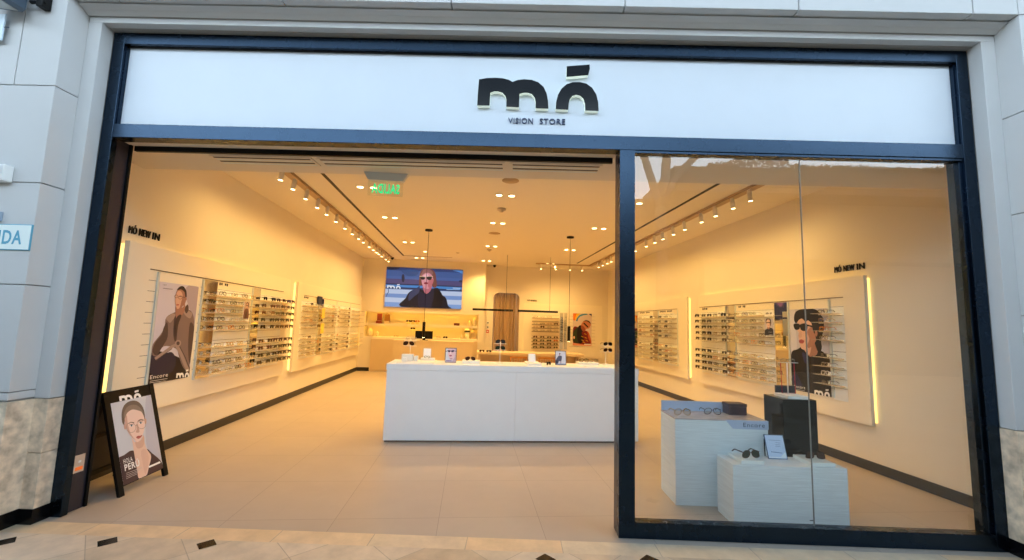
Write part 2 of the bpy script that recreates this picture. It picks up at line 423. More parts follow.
struct('ceiling', mb)
mb = MB()                                                          # lowered soffit behind the shopfront
mb.box(-.45, 7.5, .24, .83, 2.87, 2.93, soffit_m); mb.box(-.45, 7.5, .78, .83, 2.93, ZC+.05, soffit_m); mb.box(-.1, W+.1, .10, .24, 2.94, 3.72, soffit_m)
mb.box(0, W, .05, .24, 2.90, 2.94, soffit_m); mb.box(-.45, 0, .10, .25, 2.86, 3.4, soffit_m); mb.box(W, 7.5, .10, .25, 2.86, 3.4, soffit_m)
struct('ceiling_soffit', mb, 'F')
for nm, u0, u1 in (('left', XL, XL+.014), ('right', XR-.014, XR)):
    mb = MB(); mb.box(u0, u1, v_at(u0, FY)+.01, VB if nm == 'left' else VR, .001, .105, base_m, .002); struct('baseboard_'+nm, mb)
mb = MB(); mb.box(XL+.014, .05, VB-.014, VB, .001, .105, base_m); mb.box(3.36, 3.63, VR-.014, VR, .001, .105, base_m); mb.box(4.47, XR-.014, VR-.014, VR, .001, .105, base_m); struct('baseboard_back', mb)

# shopfront frame
win = bpy.data.objects.new('window_1', None); COL.objects.link(win); win['kind'] = 'structure'
win['label'] = 'navy black metal shopfront frame with one tall glazed bay'; BASE['window_1'] = Vector((0, 0, 0))
def wpart(n, mb): return part(n, mb, win)
G = .004
mb = MB(); mb.box(G, .093, 0, .049, .002, H-G, frame_m, .003); mb.box(.0932, .099, .02, .05, 2.94, 3.6, frame_m); wpart('jamb', mb)
mb = MB(); mb.box(W-.09, W-G, 0, .14, .002, H-G, frame_m, .003); mb.box(W-.099, W-.0902, .02, .049, 2.94, 3.6, frame_m); mb.box(W-.118, W-.0902, .02, .06, .11, 2.8, frame_m, .002); wpart('jamb', mb)
mb = MB(); mb.box(.093, W-.09, 0, .049, H-.098, H-G, frame_m, .003); mb.box(.093, W-.09, .03, .049, 3.597, H-.0982, black_m); wpart('head_rail', mb)
mb = MB(); mb.box(.093, W-.09, 0.002, .10, 2.826, 2.936, frame_m, .003); mb.box(4.165, W-.09, .01, .09, 2.806, 2.826, frame_m, .002); wpart('transom', mb)
mb = MB(); mb.box(4.05, 4.165, 0, .06, .002, 2.826, frame_m, .003); mb.box(4.052, 4.12, .061, .16, .002, 2.83, jamb_m, .002); wpart('mullion', mb)
mb = MB(); mb.box(4.165, W-.09, 0, .08, .002, .11, frame_m, .003); wpart('sill_rail', mb)
mb = MB(); mb.box(4.16, 5.439, .04, .05, .105, 2.815, glass_m); wpart('glass_pane', mb)
mb = MB(); mb.box(5.443, W-.085, .04, .05, .105, 2.815, glass_m); wpart('glass_pane', mb)
mb = MB(); mb.box(5.4393, 5.4427, .039, .051, .11, 2.806, mat('silicone_joint', (120, 120, 116), .5)); wpart('pane_joint', mb)

door = bpy.data.objects.new('door_1', None); COL.objects.link(door); door['kind'] = 'structure'; BASE['door_1'] = Vector((0, 0, 0))
door['label'] = 'open shop doorway with black jamb and overhead track'
mb = MB(); mb.box(G, .068, .062, .178, .002, 2.87, jamb_m, .002); mb.box(G, .082, .18, .2, .002, 2.87, black_m); part('door_jamb', mb, door)
mb = MB(); mb.box(.085, 4.04, .205, .235, 2.80, 2.89, black_m, .002); part('door_track', mb, door)
mb = MB(); mb.box(.07, 4.05, .101, .2, 2.84, 2.87, soffit_m); part('head_lining', mb, door)
t = single('access_plate', MB().box(.0685, .0715, .07, .146, .275, .402, mat('plate_steel', (196, 178, 160), .35), .001).box(.0715, .0735, .10, .118, .345, .36, dev_white).box(.0715, .073, .08, .135, .29, .315, glow('orange_led', (255, 120, 40), .8)),
    'small steel access plate with orange light low on the black door jamb', 'switch plate', (.07, .108, .275), 'F')

# fascia sign
sg = thing('fascia_sign', 'long white fascia panel with black logo letters above the shop entrance', 'sign', (3.4, .05, 2.94), 'F')
mb = MB(); mb.box(.097, W-.097, .05, .09, 2.938, 3.604, sign_w); part('panel', mb, sg)
sx, sz = .946/829, .00122
def fl(pts): return [(2.937+(x-83)*sx, 3.157-(y-378)*sz) for x, y in pts]
for nm, L in (('letter_m', LOGO_M), ('letter_o', LOGO_O), ('accent', LOGO_A)):
    mb = MB(); mb.prism(fl(L), 'y', .012, .046, letter_white); 
    mb.prism([(x, z) for x, z in fl(L)], 'y', .004, .0115, letter_black)
    part(nm, mb, sg)
mb = MB(); text_on(mb, 'VISION', (3.182, .0495, 3.036), (.195, 0, 0), (0, 0, .045), navy_txt, .004, .012, (0, -1, 0)); part('small_lettering', mb, sg, 'small navy VISION lettering', False); mb = MB(); text_on(mb, 'STORE', (3.43, .0495, 3.036), (.2, 0, 0), (0, 0, .045), navy_txt, .004, .012, (0, -1, 0)); part('small_lettering', mb, sg, 'small navy STORE lettering', False)

# air slots in the soffit, slots in the ceiling
slot_d = mat('slot_dark', (60, 55, 50), .6)
for i, (a, b, nm) in enumerate(((.55, 1.45, 'left of the three long air grilles in the soffit over the doorway'), (1.5, 3.15, 'middle of the three long air grilles in the soffit over the doorway'), (3.2, 4.0, 'right of the three long air grilles in the soffit over the doorway'))):
    mb = MB(); mb.box(a, b, .42, .62, 2.858, 2.8695, soffit_m)
    for k in range(4): mb.box(a+.02, b-.02, .44+.045*k, .458+.045*k, 2.8545, 2.8585, slot_d if k % 2 == 0 else steel_m)
    single('ceiling_air_grille', mb, nm, 'air vent', ((a+b)/2, .52, 2.86), 'F', 'soffit air grilles')
for nm, u0, lab in (('l', .985, 'long black slot diffuser in the ceiling beside the left track'), ('r', 5.97, 'long black slot diffuser in the ceiling beside the right track')):
    mb = MB(); mb.box(u0-.022, u0+.022, 1.0, 8.55, ZC-.006, ZC-.0005, black_m); single('ceiling_slot_diffuser', mb, lab, 'air vent', (u0, 4.8, ZC-.006))
mb = MB(); mb.box(1.0, 2.35, 8.52, 8.56, ZC-.005, ZC-.0005, mat('access_seam', (150, 118, 84), .6)); single('ceiling_access_joint', mb, 'thin dark joint line across the ceiling near the screen', 'ceiling joint', (1.7, 8.54, ZC-.005))

# ================================================================== LIGHTS
WARM = (1.0, .615, .195)
def spot(name, loc, direc, e, ang, blend=.5, col=WARM, r=.03, frame='I'):
    ld = bpy.data.lights.new(name, 'SPOT'); ld.energy = e; ld.color = col; ld.spot_size = ang; ld.spot_blend = blend; ld.shadow_soft_size = r
    o = bpy.data.objects.new(name, ld); COL.objects.link(o)
    o.location = i2w(*loc) if frame == 'I' else loc
    d = Vector(direc); d = i2w(*d) if frame == 'I' else d
    o.rotation_euler = d.to_track_quat('-Z', 'Y').to_euler()
    return o
E_DOWN, E_TRACK = 82., 21.
ORD = ['first', 'second', 'third', 'fourth', 'fifth', 'sixth', 'seventh', 'eighth', 'ninth', 'tenth', 'eleventh', 'twelfth', 'thirteenth', 'fourteenth', 'fifteenth', 'sixteenth', 'seventeenth']
def downlight(u, v, lab):
    t = thing('ceiling_downlight', lab, 'ceiling light', (u, v, ZC-.012), 'I', 'recessed ceiling spotlights')
    part('trim_ring', MB().lathe([(.044, 0), (.05, .003), (.05, .0115), (.042, .0115)], (u, v, ZC-.012), head_m, 20, False), t)
    part('lens', MB().lathe([(.0, .001), (.0415, .001), (.0415, .006), (0, .006)], (u, v, ZC-.012), lamp_m, 18, False), t)
    spot('downlight_lamp', (u, v, ZC-.03), (0, 0, -1), E_DOWN*(.55 if v < 3 else .8 if v < 5 else .95), 2.3, .7)
rows = [(1.34, 1.52, 'left'), (3.27, 3.45, 'middle'), (5.165, 5.345, 'right')]
for ui, (ua, ub, rn) in enumerate(rows):
    for vi, v in enumerate((2.42, 4.11, 6.44, 8.82)):
        for k, u in ((0, ua), (1, ub)):
            downlight(u - (.03 if vi == 3 else 0), v, '%s recessed ceiling light of the %s pair back from the street, %s row' % ('left' if k == 0 else 'right', ORD[vi], rn))
downlight(1.68, 7.675, 'lone recessed ceiling light near the cord left of the screen')

def make_head(name, label, u, v, tilt, group):
    t = thing(name, label, 'spotlight', (u, v, ZC-.03), 'I', group)
    d = Vector((math.sin(tilt), .0, -math.cos(tilt)))
    p0 = Vector((u, v, ZC-.045)); p1 = p0 + d*.13
    part('housing', MB().tube([p0, p0+d*.004, p1], [.018, .028, .028], head_m, 16), t)
    part('stem', MB().box(u-.012, u+.012, v-.02, v+.02, ZC-.05, ZC-.031, head_m), t)
    part('lens', MB().tube([p1+d*.0006, p1+d*.004], [.024, .024], lamp_m, 16), t)
    return p1 + d*.02
track_L = [(1.569,), (1.92,), (2.334,), (2.77,), (3.168,), (4.135,), (4.611,), (5.068,), (5.44,), (5.957,), (6.352,), (6.679,), (6.922,), (7.27,), (7.799,), (8.151,)]
track_L = [1.045*(v[0]+3.476)-3.476 for v in track_L]; track_L.insert(5, 3.95)
track_R = [1.045*(v+3.476)-3.476 for v in (1.29, 1.634, 2.035, 2.398, 2.899, 3.284, 3.677, 4.012, 4.401, 4.95, 5.5, 6.136, 6.477, 6.782, 7.154, 7.508)]
single('ceiling_light_track', MB().box(.50, .62, .98, 8.9, ZC-.03, ZC-.0005, track_m, .003).box(.612, .622, .98, 8.9, ZC-.034, ZC-.0305, groove_m), 'long lighting track on the ceiling above the left wall', 'light track', (.56, 5, ZC-.03))
single('ceiling_light_track', MB().box(6.385, 6.505, .3, 8.9, ZC-.03, ZC-.0005, track_m, .003).box(6.383, 6.393, .3, 8.9, ZC-.034, ZC-.0305, groove_m), 'long lighting track on the ceiling above the right wall', 'light track', (6.445, 5, ZC-.03))
single('ceiling_light_track', MB().box(4.8, 6.38, 8.80, 8.9, ZC-.03, ZC-.0005, track_m, .003), 'short lighting track across the ceiling near the back wall', 'light track', (5.6, 8.85, ZC-.03))
for i, v in enumerate(track_L):
    p = make_head('track_spotlight', 'white track spotlight, %s from the street on the left track' % ORD[i], .575, v, -.12, 'spotlights on the left track')
    spot('track_lamp', p, (-.55, 0, -1), E_TRACK, 2.2, 1.0)
for i, v in enumerate(track_R):
    p = make_head('track_spotlight', 'white track spotlight, %s from the street on the right track' % ORD[i], 6.43, v, .12, 'spotlights on the right track')
    spot('track_lamp', p, (.55, 0, -1), E_TRACK, 2.2, 1.0)
for i, u in enumerate((4.95, 5.4, 5.83, 6.2)):
    p = make_head('track_spotlight', 'white track spotlight, %s from left on the short back track' % ORD[i], u, 8.85, 0, 'spotlights on the back track')
    spot('track_lamp', p, (0, .5, -1), E_TRACK, 2.2, 1.0)

# pendants
def canopy(mb, u, v): mb.lathe([(.0, 0), (.075, 0), (.075, .028), (0, .028)], (u, v, ZC-.0285), black_m, 24)
for u, v, lab in ((2.035, 4.99, 'slim black tube pendant lamp hanging in front of the monitor'), (4.92, 4.99, 'slim black tube pendant lamp hanging beside the rainbow poster')):
    t = thing('pendant_lamp', lab, 'pendant lamp', (u, v, 1.16))
    mb = MB(); canopy(mb, u, v); part('canopy', mb, t)
    part('cord', MB().tube([(u, v, 1.46), (u, v, ZC-.028)], .004, black_m, 6), t)
    part('lamp_tube', MB().tube([(u, v, 1.165), (u, v, 1.17), (u, v, 1.46), (u, v, 1.468)], [.024, .03, .03, .02], black_m, 16), t)
    part('lens', MB().tube([(u, v, 1.1605), (u, v, 1.1645)], [.022, .022], lamp_m, 14), t)
for a, b, uc, lab in ((2.975, 4.04, 3.85, 'left black bar pendant lamp crossing in front of the curtain'), (4.17, 5.24, 5.02, 'right black bar pendant lamp hanging over the back desk')):
    t = thing('pendant_bar_lamp', lab, 'pendant lamp', ((a+b)/2, 7.68, 1.81), 'I', 'bar pendants over the back desk')
    part('lamp_bar', MB().box(a, b, 7.652, 7.708, 1.842, 1.862, black_m, .003).box(a, b, 7.652, 7.660, 1.808, 1.8415, black_m).box(a, b, 7.7, 7.708, 1.808, 1.8415, black_m).box(a, a+.008, 7.661, 7.699, 1.808, 1.8415, black_m).box(b-.008, b, 7.661, 7.699, 1.808, 1.8415, black_m), t)
    part('diffuser', MB().box(a+.03, b-.03, 7.662, 7.698, 1.835, 1.8415, glow('bar_diffuser', (255, 214, 150), 16)), t)
    part('cord', MB().tube([(uc, 7.68, 1.862), (uc, 7.68, ZC-.001)], .004, black_m, 6), t)

# ceiling devices
def det(u, v, r, h, m, nm, lab, cat):
    single(nm, MB().lathe([(0, 0), (r*.45, 0), (r*.5, h*.4), (r, h*.6), (r, h-.0005)], (u, v, ZC-h), m, 20), lab, cat, (u, v, ZC-h))
det(3.36, 3.15, .07, .055, mat('detector_grey', (196, 180, 160), .5), 'ceiling_smoke_detector', 'round smoke detector between first two middle pairs of ceiling lights', 'smoke detector')
det(3.325, 6.92, .06, .05, mat('detector_grey', (196, 180, 160), .5), 'ceiling_smoke_detector', 'round smoke detector behind the third middle pair of ceiling lights', 'smoke detector')
det(3.35, 5.02, .12, .008, mat('speaker_grey', (176, 150, 120), .6), 'ceiling_speaker', 'flat round loudspeaker grille in middle of the ceiling', 'speaker')
det(2.53, 7.66, .05, .02, mat('detector_grey', (196, 180, 160), .5), 'ceiling_sprinkler', 'tiny sprinkler disc on the ceiling before the screen', 'sprinkler')
single('ceiling_dome_camera', MB().lathe([(.004, -.055), (.03, -.045), (.04, -.02), (.045, 0), (.045, .02)], (.6, 9.0, ZC-.0206), black_m, 16), 'small dark dome camera at ceiling left of the screen', 'camera', (.6, 9.0, ZC-.02))
single('ceiling_dome_camera', MB().lathe([(.004, -.055), (.03, -.045), (.04, -.02), (.045, 0), (.045, .02)], (3.62, 9.7, ZC-.0206), black_m, 16), 'small dark dome camera at ceiling above the curtain', 'camera', (3.62, 9.7, ZC-.02))
dp = at(510.5, 180.5, 'z', ZC)
det(dp.x, dp.y, .11, .012, mat('speaker_grey', (176, 150, 120), .6), 'ceiling_disc', 'grey round disc on the ceiling behind the soffit edge', 'ceiling fitting')

# exit sign, seen from behind
t = thing('hanging_exit_sign', 'green SALIDA exit sign on clear acrylic seen mirrored from behind', 'exit sign', (2.075, .57, 2.645))
grey = mat('exit_housing', (214, 216, 214), .4)
part('housing', MB().prism([(1.87, 2.869), (2.285, 2.869), (2.243, 2.80), (2.235, 2.795), (1.915, 2.795), (1.907, 2.80)], 'y', .545, .6, grey), t)
part('sign_plate', MB().box(1.912, 2.24, .566, .574, 2.648, 2.7945, acrylic_m), t)
mb = MB(); text_on(mb, 'SALIDA', (2.207, .5745, 2.672), (-.262, 0, 0), (0, 0, .098), green_glow, .035); part('lettering', mb, t, 'green mirrored SALIDA lettering', False)

# ================================================================== EYEGLASSES
def superell(rx, rz, p, n=14, sk=0.):
    out = []
    for i in range(n):
        a = 2*PI*i/n; c, s_ = math.cos(a), math.sin(a)
        x = math.copysign(abs(c)**(2/p), c)*rx; z = math.copysign(abs(s_)**(2/p), s_)*rz
        out.append((x + sk*z*.3, z*(1 if z > 0 else 1.05)))
    return out
def glasses_parts(fm, lm, p=2.6, rx=.026, rz=.021, th=.0035, n=14, thin=False):
    """frame, left lens, right lens, left temple, right temple as builders; front at y=0 facing -y, resting on z=0"""
    fr = MB(); zc = (rz+th)*1.06+.001; lens = []; tem = []
    for sx_ in (-1, 1):
        cx = sx_*(rx+th+.0065); I = superell(rx, rz, p, n, -sx_); O = superell(rx+th, rz+th, p, n, -sx_)
        k = fr.mi(fm)
        vi0 = [fr.bm.verts.new((cx+x, -.002, zc+z)) for x, z in I]; vo0 = [fr.bm.verts.new((cx+x, -.002, zc+z)) for x, z in O]
        vi1 = [fr.bm.verts.new((cx+x, .002, zc+z)) for x, z in I]; vo1 = [fr.bm.verts.new((cx+x, .002, zc+z)) for x, z in O]
        for i in range(n):
            j = (i+1) % n
            for q in ((vi0[i], vi0[j], vo0[j], vo0[i]), (vo1[i], vo1[j], vi1[j], vi1[i]), (vo0[i], vo0[j], vo1[j], vo1[i]), (vi1[i], vi1[j], vi0[j], vi0[i])):
                fr.bm.faces.new(q).material_index = k
        lb = MB(); lb.prism([(cx+x, zc+z) for x, z in I], 'y', -.0006, .0006, lm); lens.append(lb)
        tb = MB(); xo = cx+sx_*(rx+th-.001); w = .0012 if thin else .0022
        tb.prism([(.0, zc+rz*.45), (.0, zc+rz*.75), (.078, zc+rz*.7), (.106, zc-rz*.25), (.102, zc-rz*.45), (.075, zc+rz*.45)], 'x', xo-w, xo+w, fm)
        tem.append(tb)
    fr.box(-.0075, .0075, -.002, .003, zc+rz*.3, zc+rz*.3+.004, fm)
    return fr, lens, tem
def merged_glasses(name, fm, lm, **k):
    fr, lens, tem = glasses_parts(fm, lm, **k)
    for o in lens+tem:
        vm = {}
        for v in o.bm.verts: vm[v] = fr.bm.verts.new(v.co)
        for f in o.bm.faces:
            nf = fr.bm.faces.new([vm[v] for v in f.verts]); nf.material_index = fr.mi(o.mats[f.material_index])
        o.bm.free()
    return fr.mesh(name)
clear_lens = glass_mat('clear_lens', (.93, .95, .93), 2.2)
fb = mat('frame_black', (16, 15, 15), .2); ft = mat('frame_tortoise', (74, 40, 18), .2, noise=.5, nscale=90); fg = mat('frame_gold', (196, 160, 90), .25, metal=1)
fsil = mat('frame_silver', (170, 172, 176), .25, metal=1); fa = mat('frame_amber', (196, 112, 30), .2); fr_ = mat('frame_burgundy', (96, 24, 28), .2); fcl = mat('frame_crystal', (220, 214, 204), .15)
lb_ = mat('lens_black', (18, 18, 20), .08); lbr = mat('lens_brown', (60, 34, 20), .08); lgr = mat('lens_green', (34, 46, 34), .08); lbl = mat('lens_smoke', (48, 52, 60), .08); lam = mat('lens_amber', (190, 96, 30), .1)
KINDS = {
 'black sunglasses': merged_glasses('eyeglasses', fb, lb_, p=3.2), 'tortoiseshell sunglasses': merged_glasses('eyeglasses', ft, lbr, p=2.8),
 'green-lensed sunglasses': merged_glasses('eyeglasses', fb, lgr, p=2.4), 'smoky sunglasses': merged_glasses('eyeglasses', fb, lbl, p=3.4, rz=.019),
 'burgundy sunglasses': merged_glasses('eyeglasses', fr_, lbr, p=2.5, rz=.023), 'amber sunglasses': merged_glasses('eyeglasses', fa, lam, p=2.6),
 'clear black glasses': merged_glasses('eyeglasses', fb, clear_lens, p=3.0, rz=.019), 'clear tortoiseshell glasses': merged_glasses('eyeglasses', ft, clear_lens, p=2.3),
 'gold wire glasses': merged_glasses('eyeglasses', fg, clear_lens, p=2.1, th=.0018, thin=True), 'silver wire glasses': merged_glasses('eyeglasses', fsil, clear_lens, p=2.3, th=.0018, thin=True),
 'crystal-framed glasses': merged_glasses('eyeglasses', fcl, clear_lens, p=2.6), 'amber-framed glasses': merged_glasses('eyeglasses', fa, clear_lens, p=2.8)}
DARK = ['black sunglasses', 'tortoiseshell sunglasses', 'green-lensed sunglasses', 'smoky sunglasses', 'black sunglasses', 'burgundy sunglasses']
BLK = ['black sunglasses', 'smoky sunglasses', 'black sunglasses', 'green-lensed sunglasses']
OPT = ['clear black glasses', 'silver wire glasses', 'clear tortoiseshell glasses', 'gold wire glasses', 'crystal-framed glasses', 'clear black glasses', 'amber-framed glasses']
def glasses_at(kind, u, v, z, rot, label, group):
    o = bpy.data.objects.new('sunglasses' if 'sun' in kind else 'eyeglasses', KINDS[kind]); COL.objects.link(o)
    o.location = i2w(u, v, z); o.rotation_euler = (0, 0, TH+rot)
    return tag(o, label, 'sunglasses' if 'sun' in kind else 'glasses', group)

# ================================================================== WALL DISPLAYS
ZR = [1.712-.1041*k for k in range(10)]
ROWS = [0, 1, 2, 3, 4, 6, 7, 8, 9]
def shelf_part(t, side, v0, v1, z, rests, inset=.0005):
    """shelf on a side wall: side -1 left wall, +1 right wall"""
    f = (XL+.08) if side < 0 else (XR-.08); e = f+.14 if side < 0 else f-.14
    mb = MB(); g = f+inset if side < 0 else f-inset
    mb.box(g, e, v0, v1, z-.006, z, shelf_m, .0015); mb.box(g, g+(.012 if side < 0 else -.012), v0, v1, z-.016, z-.0065, shelf_m)
    for vr in rests: mb.prism([(vr-.018, z+.0002), (vr+.018, z+.0002), (vr+.005, z+.04), (vr-.005, z+.04)], 'x', f+(.055 if side < 0 else -.055), f+(.072 if side < 0 else -.072), rest_m)
    return part('shelf', mb, t)
def wall_panel(side, v0, v1, label, rail, uprights, mirrors, grooves):
    f = XL if side < 0 else XR; s = 1 if side < 0 else -1
    t = thing('glasses_display', label, 'display panel', (f, (v0+v1)/2, .5))
    mb = MB(); mb.box(f+s*.035, f+s*.08, v0, v1, .5, 2.13, panel_m, .002); mb.box(f+s*.001, f+s*.0345, v0+.04, v1-.04, .54, 2.09, panel_m)
    for a, b in grooves:
        for k in range(10):
            zz = 1.791-.1055*k; mb.box(f+s*.0801, f+s*.0808, a, b, zz-.0022, zz+.0022, groove_m)
    part('board', mb, t)
    mb = MB(); mb.box(f+s*.004, f+s*.03, v0+.004, v0+.02, .53, 2.1, led_m); mb.box(f+s*.006, f+s*.03, v0+.05, v1-.05, 2.105, 2.12, led_soft)
    part('light_strip', mb, t, 'warm glowing strip along the board edge')
    for a, b in rail: part('rail', MB().box(f+s*.0801, f+s*.086, a, b, 1.895, 1.903, groove_m), t)
    for a in uprights: part('upright', MB().box(f+s*.0801, f+s*.094, a-.012, a+.012, .72, 1.885, steel_m, .001), t)
    for a, b in grooves:
        if b-a > .15: part('back_plate', MB().box(f+s*.0801, f+s*.0804, a, b, .70, 1.80, back_m), t)
    for a, b in mirrors: part('mirror', MB().box(f+s*.0801, f+s*.086, a, b, .725, 1.885, mirror_m), t)
    return t
def fill(t, side, spans, kinds, name, group, rows=ROWS, rot_j=.25, skip=(), inset=.0005):
    """spans: list of (v0, v1, [v of each pair of glasses]); nearest the street is counted first"""
    f = XL+.08 if side < 0 else XR-.08; allv = sorted(v for s in spans for v in s[2])
    for ri, k in enumerate(rows):
        z = ZR[k]
        for (a, b, vs) in spans:
            shelf_part(t, side, a, b, z, vs, inset)
        for gi, v in enumerate(allv):
            if (ri, gi) in skip: continue
            kd = kinds[(ri*3+gi+(ri*gi) % 2) % len(kinds)] if not callable(kinds) else kinds(ri, gi)
            dv = random.uniform(-.012, .012)
            glasses_at(kd, f + (.122 if side < 0 else -.122), v+dv, z+.0015, (PI/2 if side < 0 else -PI/2)+random.uniform(-rot_j, rot_j)*.3,
                '%s, %s from street on %s shelf down, %s' % (kd, ORD[gi], ORD[ri], name), group)

L1 = wall_panel(-1, .71, 4.26, 'raised cream display board with glasses shelves on near left wall', [(.995, 4.0)], [1.105, 1.83, 2.985], [(1.86, 2.12), (3.0, 3.22)], [(.99, 1.09), (1.80, 1.82), (2.14, 2.95), (3.24, 4.0)])
fill(L1, -1, [(1.87, 2.94, [2.04, 2.3, 2.55, 2.8])], OPT, 'bay beside the trench coat poster', 'glasses beside the trench coat poster', skip={(1, 3), (2, 3), (3, 3)})
fill(L1, -1, [(3.02, 4.2, [3.12, 3.4, 3.58, 3.76, 3.94, 4.12])], lambda r, g: ['black sunglasses', 'tortoiseshell sunglasses', 'burgundy sunglasses', 'green-lensed sunglasses', 'black sunglasses', 'tortoiseshell sunglasses', 'burgundy sunglasses', 'green-lensed sunglasses', 'black sunglasses'][(r+(g+1) // 3) % 9], 'left wall bay of dark sunglasses', 'dark sunglasses on near left wall')
L2 = wall_panel(-1, 4.60, 9.17, 'raised cream display board with glasses shelves on far left wall', [(4.9, 9.0)], [5.72, 6.9, 8.05], [(5.74, 6.0)], [(4.8, 5.7), (6.02, 6.88), (6.92, 9.0)])
fill(L2, -1, [(4.85, 5.7, [5.0, 5.45]), (6.02, 6.88, [6.3, 6.7]), (7.1, 8.0, [7.55]), (8.2, 9.05, [])], lambda r, g: 'tortoiseshell sunglasses' if g == 4 else (DARK[(r+g) % 6] if (r > 6 and g > 1) or (r+g) % 5 == 0 else OPT[(r*2+g) % 7]), 'farthest left wall board', 'glasses on far left wall')
R1 = wall_panel(1, .80, 4.25, 'raised cream display board with glasses shelves on near right wall', [(1.07, 4.2)], [1.262, 1.935, 3.1, 3.37], [(1.95, 2.2), (3.12, 3.355)], [(1.07, 1.26), (2.22, 3.08), (3.4, 4.15)])
fill(R1, 1, [(2.22, 3.08, [2.31, 2.5, 2.7, 2.9])], OPT, 'right bay with small portrait card', 'glasses in the right bay with portrait card', skip={(0, 0), (1, 0), (2, 0), (5, 0)})
fill(R1, 1, [(3.15, 4.15, [3.24, 3.5, 3.68, 3.86, 4.08])], lambda r, g: BLK[(r+g // 2) % 4] if g != 1 else OPT[r % 7], 'right wall bay of black sunglasses', 'black sunglasses on near right wall')
fill(R1, 1, [(1.075, 1.4, [1.24])], OPT, 'bay over the dark-haired man', 'glasses in front of dark-haired man poster', rows=[0, 1, 2, 3, 5, 6, 7, 8], inset=.0225)
R2 = wall_panel(1, 4.68, 9.2, 'raised cream display board with glasses shelves on far right wall', [(5.08, 7.4)], [5.06, 5.97, 7.18], [(5.98, 6.26), (7.2, 7.4)], [(5.1, 5.95), (6.28, 7.1)])
fill(R2, 1, [(5.08, 5.95, [5.35, 5.65]), (6.0, 7.15, [6.1, 6.75])], lambda r, g: BLK[(r+g) % 4] if g < 3 and (r+g) % 3 else OPT[(r+g) % 7], 'farthest right wall board', 'glasses on far right wall')

# board on the back wall
BK = thing('glasses_display', 'raised cream display board with small glasses grid on back wall', 'display panel', (5.86, VR, .5))
mb = MB(); mb.box(4.6, 7.12, VR-.08, VR-.035, .5, 2.15, panel_m, .002); mb.box(4.64, 7.08, VR-.0345, VR-.001, .54, 2.1, panel_m)
for k in range(10):
    zz = 1.791-.1055*k; mb.box(4.85, 5.72, VR-.0808, VR-.0801, zz-.002, zz+.002, groove_m); mb.box(6.05, 6.9, VR-.0808, VR-.0801, zz-.002, zz+.002, groove_m)
part('board', mb, BK)
part('light_strip', MB().box(4.604, 4.62, VR-.03, VR-.004, .53, 2.12, led_m).box(7.1, 7.116, VR-.03, VR-.004, .53, 2.12, led_m).box(4.65, 7.07, VR-.03, VR-.006, 2.125, 2.14, led_soft), BK, 'warm glowing strip along the board edge')
for a, b in ((5.75, 5.86), (5.885, 5.985)): part('mirror', MB().box(a, b, VR-.086, VR-.0801, .75, 1.885, mirror_m), BK)
for ri, k in enumerate(ROWS):
    z = ZR[k]; us = [4.96, 5.18, 5.40, 5.61]
    mb = MB(); mb.box(4.86, 5.72, VR-.21, VR-.0805, z-.006, z, shelf_m, .0015); mb.box(4.86, 5.72, VR-.1, VR-.0805, z-.03, z-.0065, shelf_m); part('shelf', mb, BK)
    for gi, u in enumerate(us):
        if (ri == 0 and gi > 2) or (ri == 1): continue
        kd = DARK[(ri+gi*2) % 6] if ri > 4 else (OPT + ['burgundy sunglasses'])[(ri*2+gi) % 8]
        if ri == 6 and gi == 3: kd = 'amber sunglasses'
        glasses_at(kd, u, VR-.19, z+.0015, random.uniform(-.06, .06), '%s, %s from left on %s shelf down, back wall grid' % (kd, ORD[gi], ORD[ri]), 'glasses on the back wall grid')
# ================================================================== POSTERS
def I3(P): return i2w(*P)
class Frame:
    """a picture's rectangle in the shop's axes: board behind, print in front"""
def board_poster(name, label, cat, P, A, B, N, frame, m_edge, th=.012):
    """P, A, B, N in the given frame; returns thing whose base is P, plus the base for the print"""
    t = thing(name, label, cat, P, frame)
    P, A, B, N = map(Vector, (P, A, B, N)); mb = MB()
    c = [P, P+A, P+A+B, P+B]; back = [p for p in c]; front = [p+N*th for p in c]
    k = mb.mi(m_edge); vb = [mb.bm.verts.new(p) for p in back]; vf = [mb.bm.verts.new(p) for p in front]
    for q in (vb, vf, *[(vb[i], vb[(i+1) % 4], vf[(i+1) % 4], vf[i]) for i in range(4)]): mb.bm.faces.new(q).material_index = k
    part('backing_board', mb, t)
    return t
SKIN = ink(230, 198, 182); SKIN2 = ink(208, 166, 148); SKIN3 = ink(160, 116, 100); LIP = ink(170, 84, 84); WHITE = ink(245, 245, 245); BLACK = ink(18, 15, 15)

# trench coat poster (sketched in a 341x560 frame)
P = (XL+.081, 1.122, .765); A = (0, .62, 0); B = (0, 0, 1.025); N = (1, 0, 0)
t = board_poster('poster', 'tall poster of person in belted trench coat and glasses on near left wall', 'poster', P, A, B, N, 'I', ink(200, 205, 208))
a = Art([(85, 28), (278, 58), (235, 498), (40, 520)], Vector(P)+Vector(N)*.0126, A, B, N)
a.rect(ink(206, 200, 216))
a.fill(ink(172, 160, 176), [(215, 60), (278, 62), (262, 240), (250, 200), (225, 150)])
navy = ink(34, 32, 60); coat = ink(126, 106, 104); coat_d = ink(76, 60, 60); coat_l = ink(160, 140, 136)
a.fill(ink(22, 16, 24), [(52, 370), (110, 372), (180, 400), (236, 440), (236, 505), (38, 525), (44, 440)])
a.fill(navy, [(55, 385), (100, 385), (150, 375), (170, 420), (150, 470), (80, 480), (48, 460)])
a.fill(coat, [(120, 205), (165, 180), (205, 165), (245, 185), (258, 250), (250, 350), (238, 430), (232, 475), (205, 450), (185, 400), (170, 360), (110, 345), (75, 390), (52, 372), (60, 330), (95, 285), (112, 250)])
a.fill(coat_d, [(108, 255), (125, 230), (128, 300), (108, 340), (78, 385), (58, 365), (70, 325), (98, 290)])
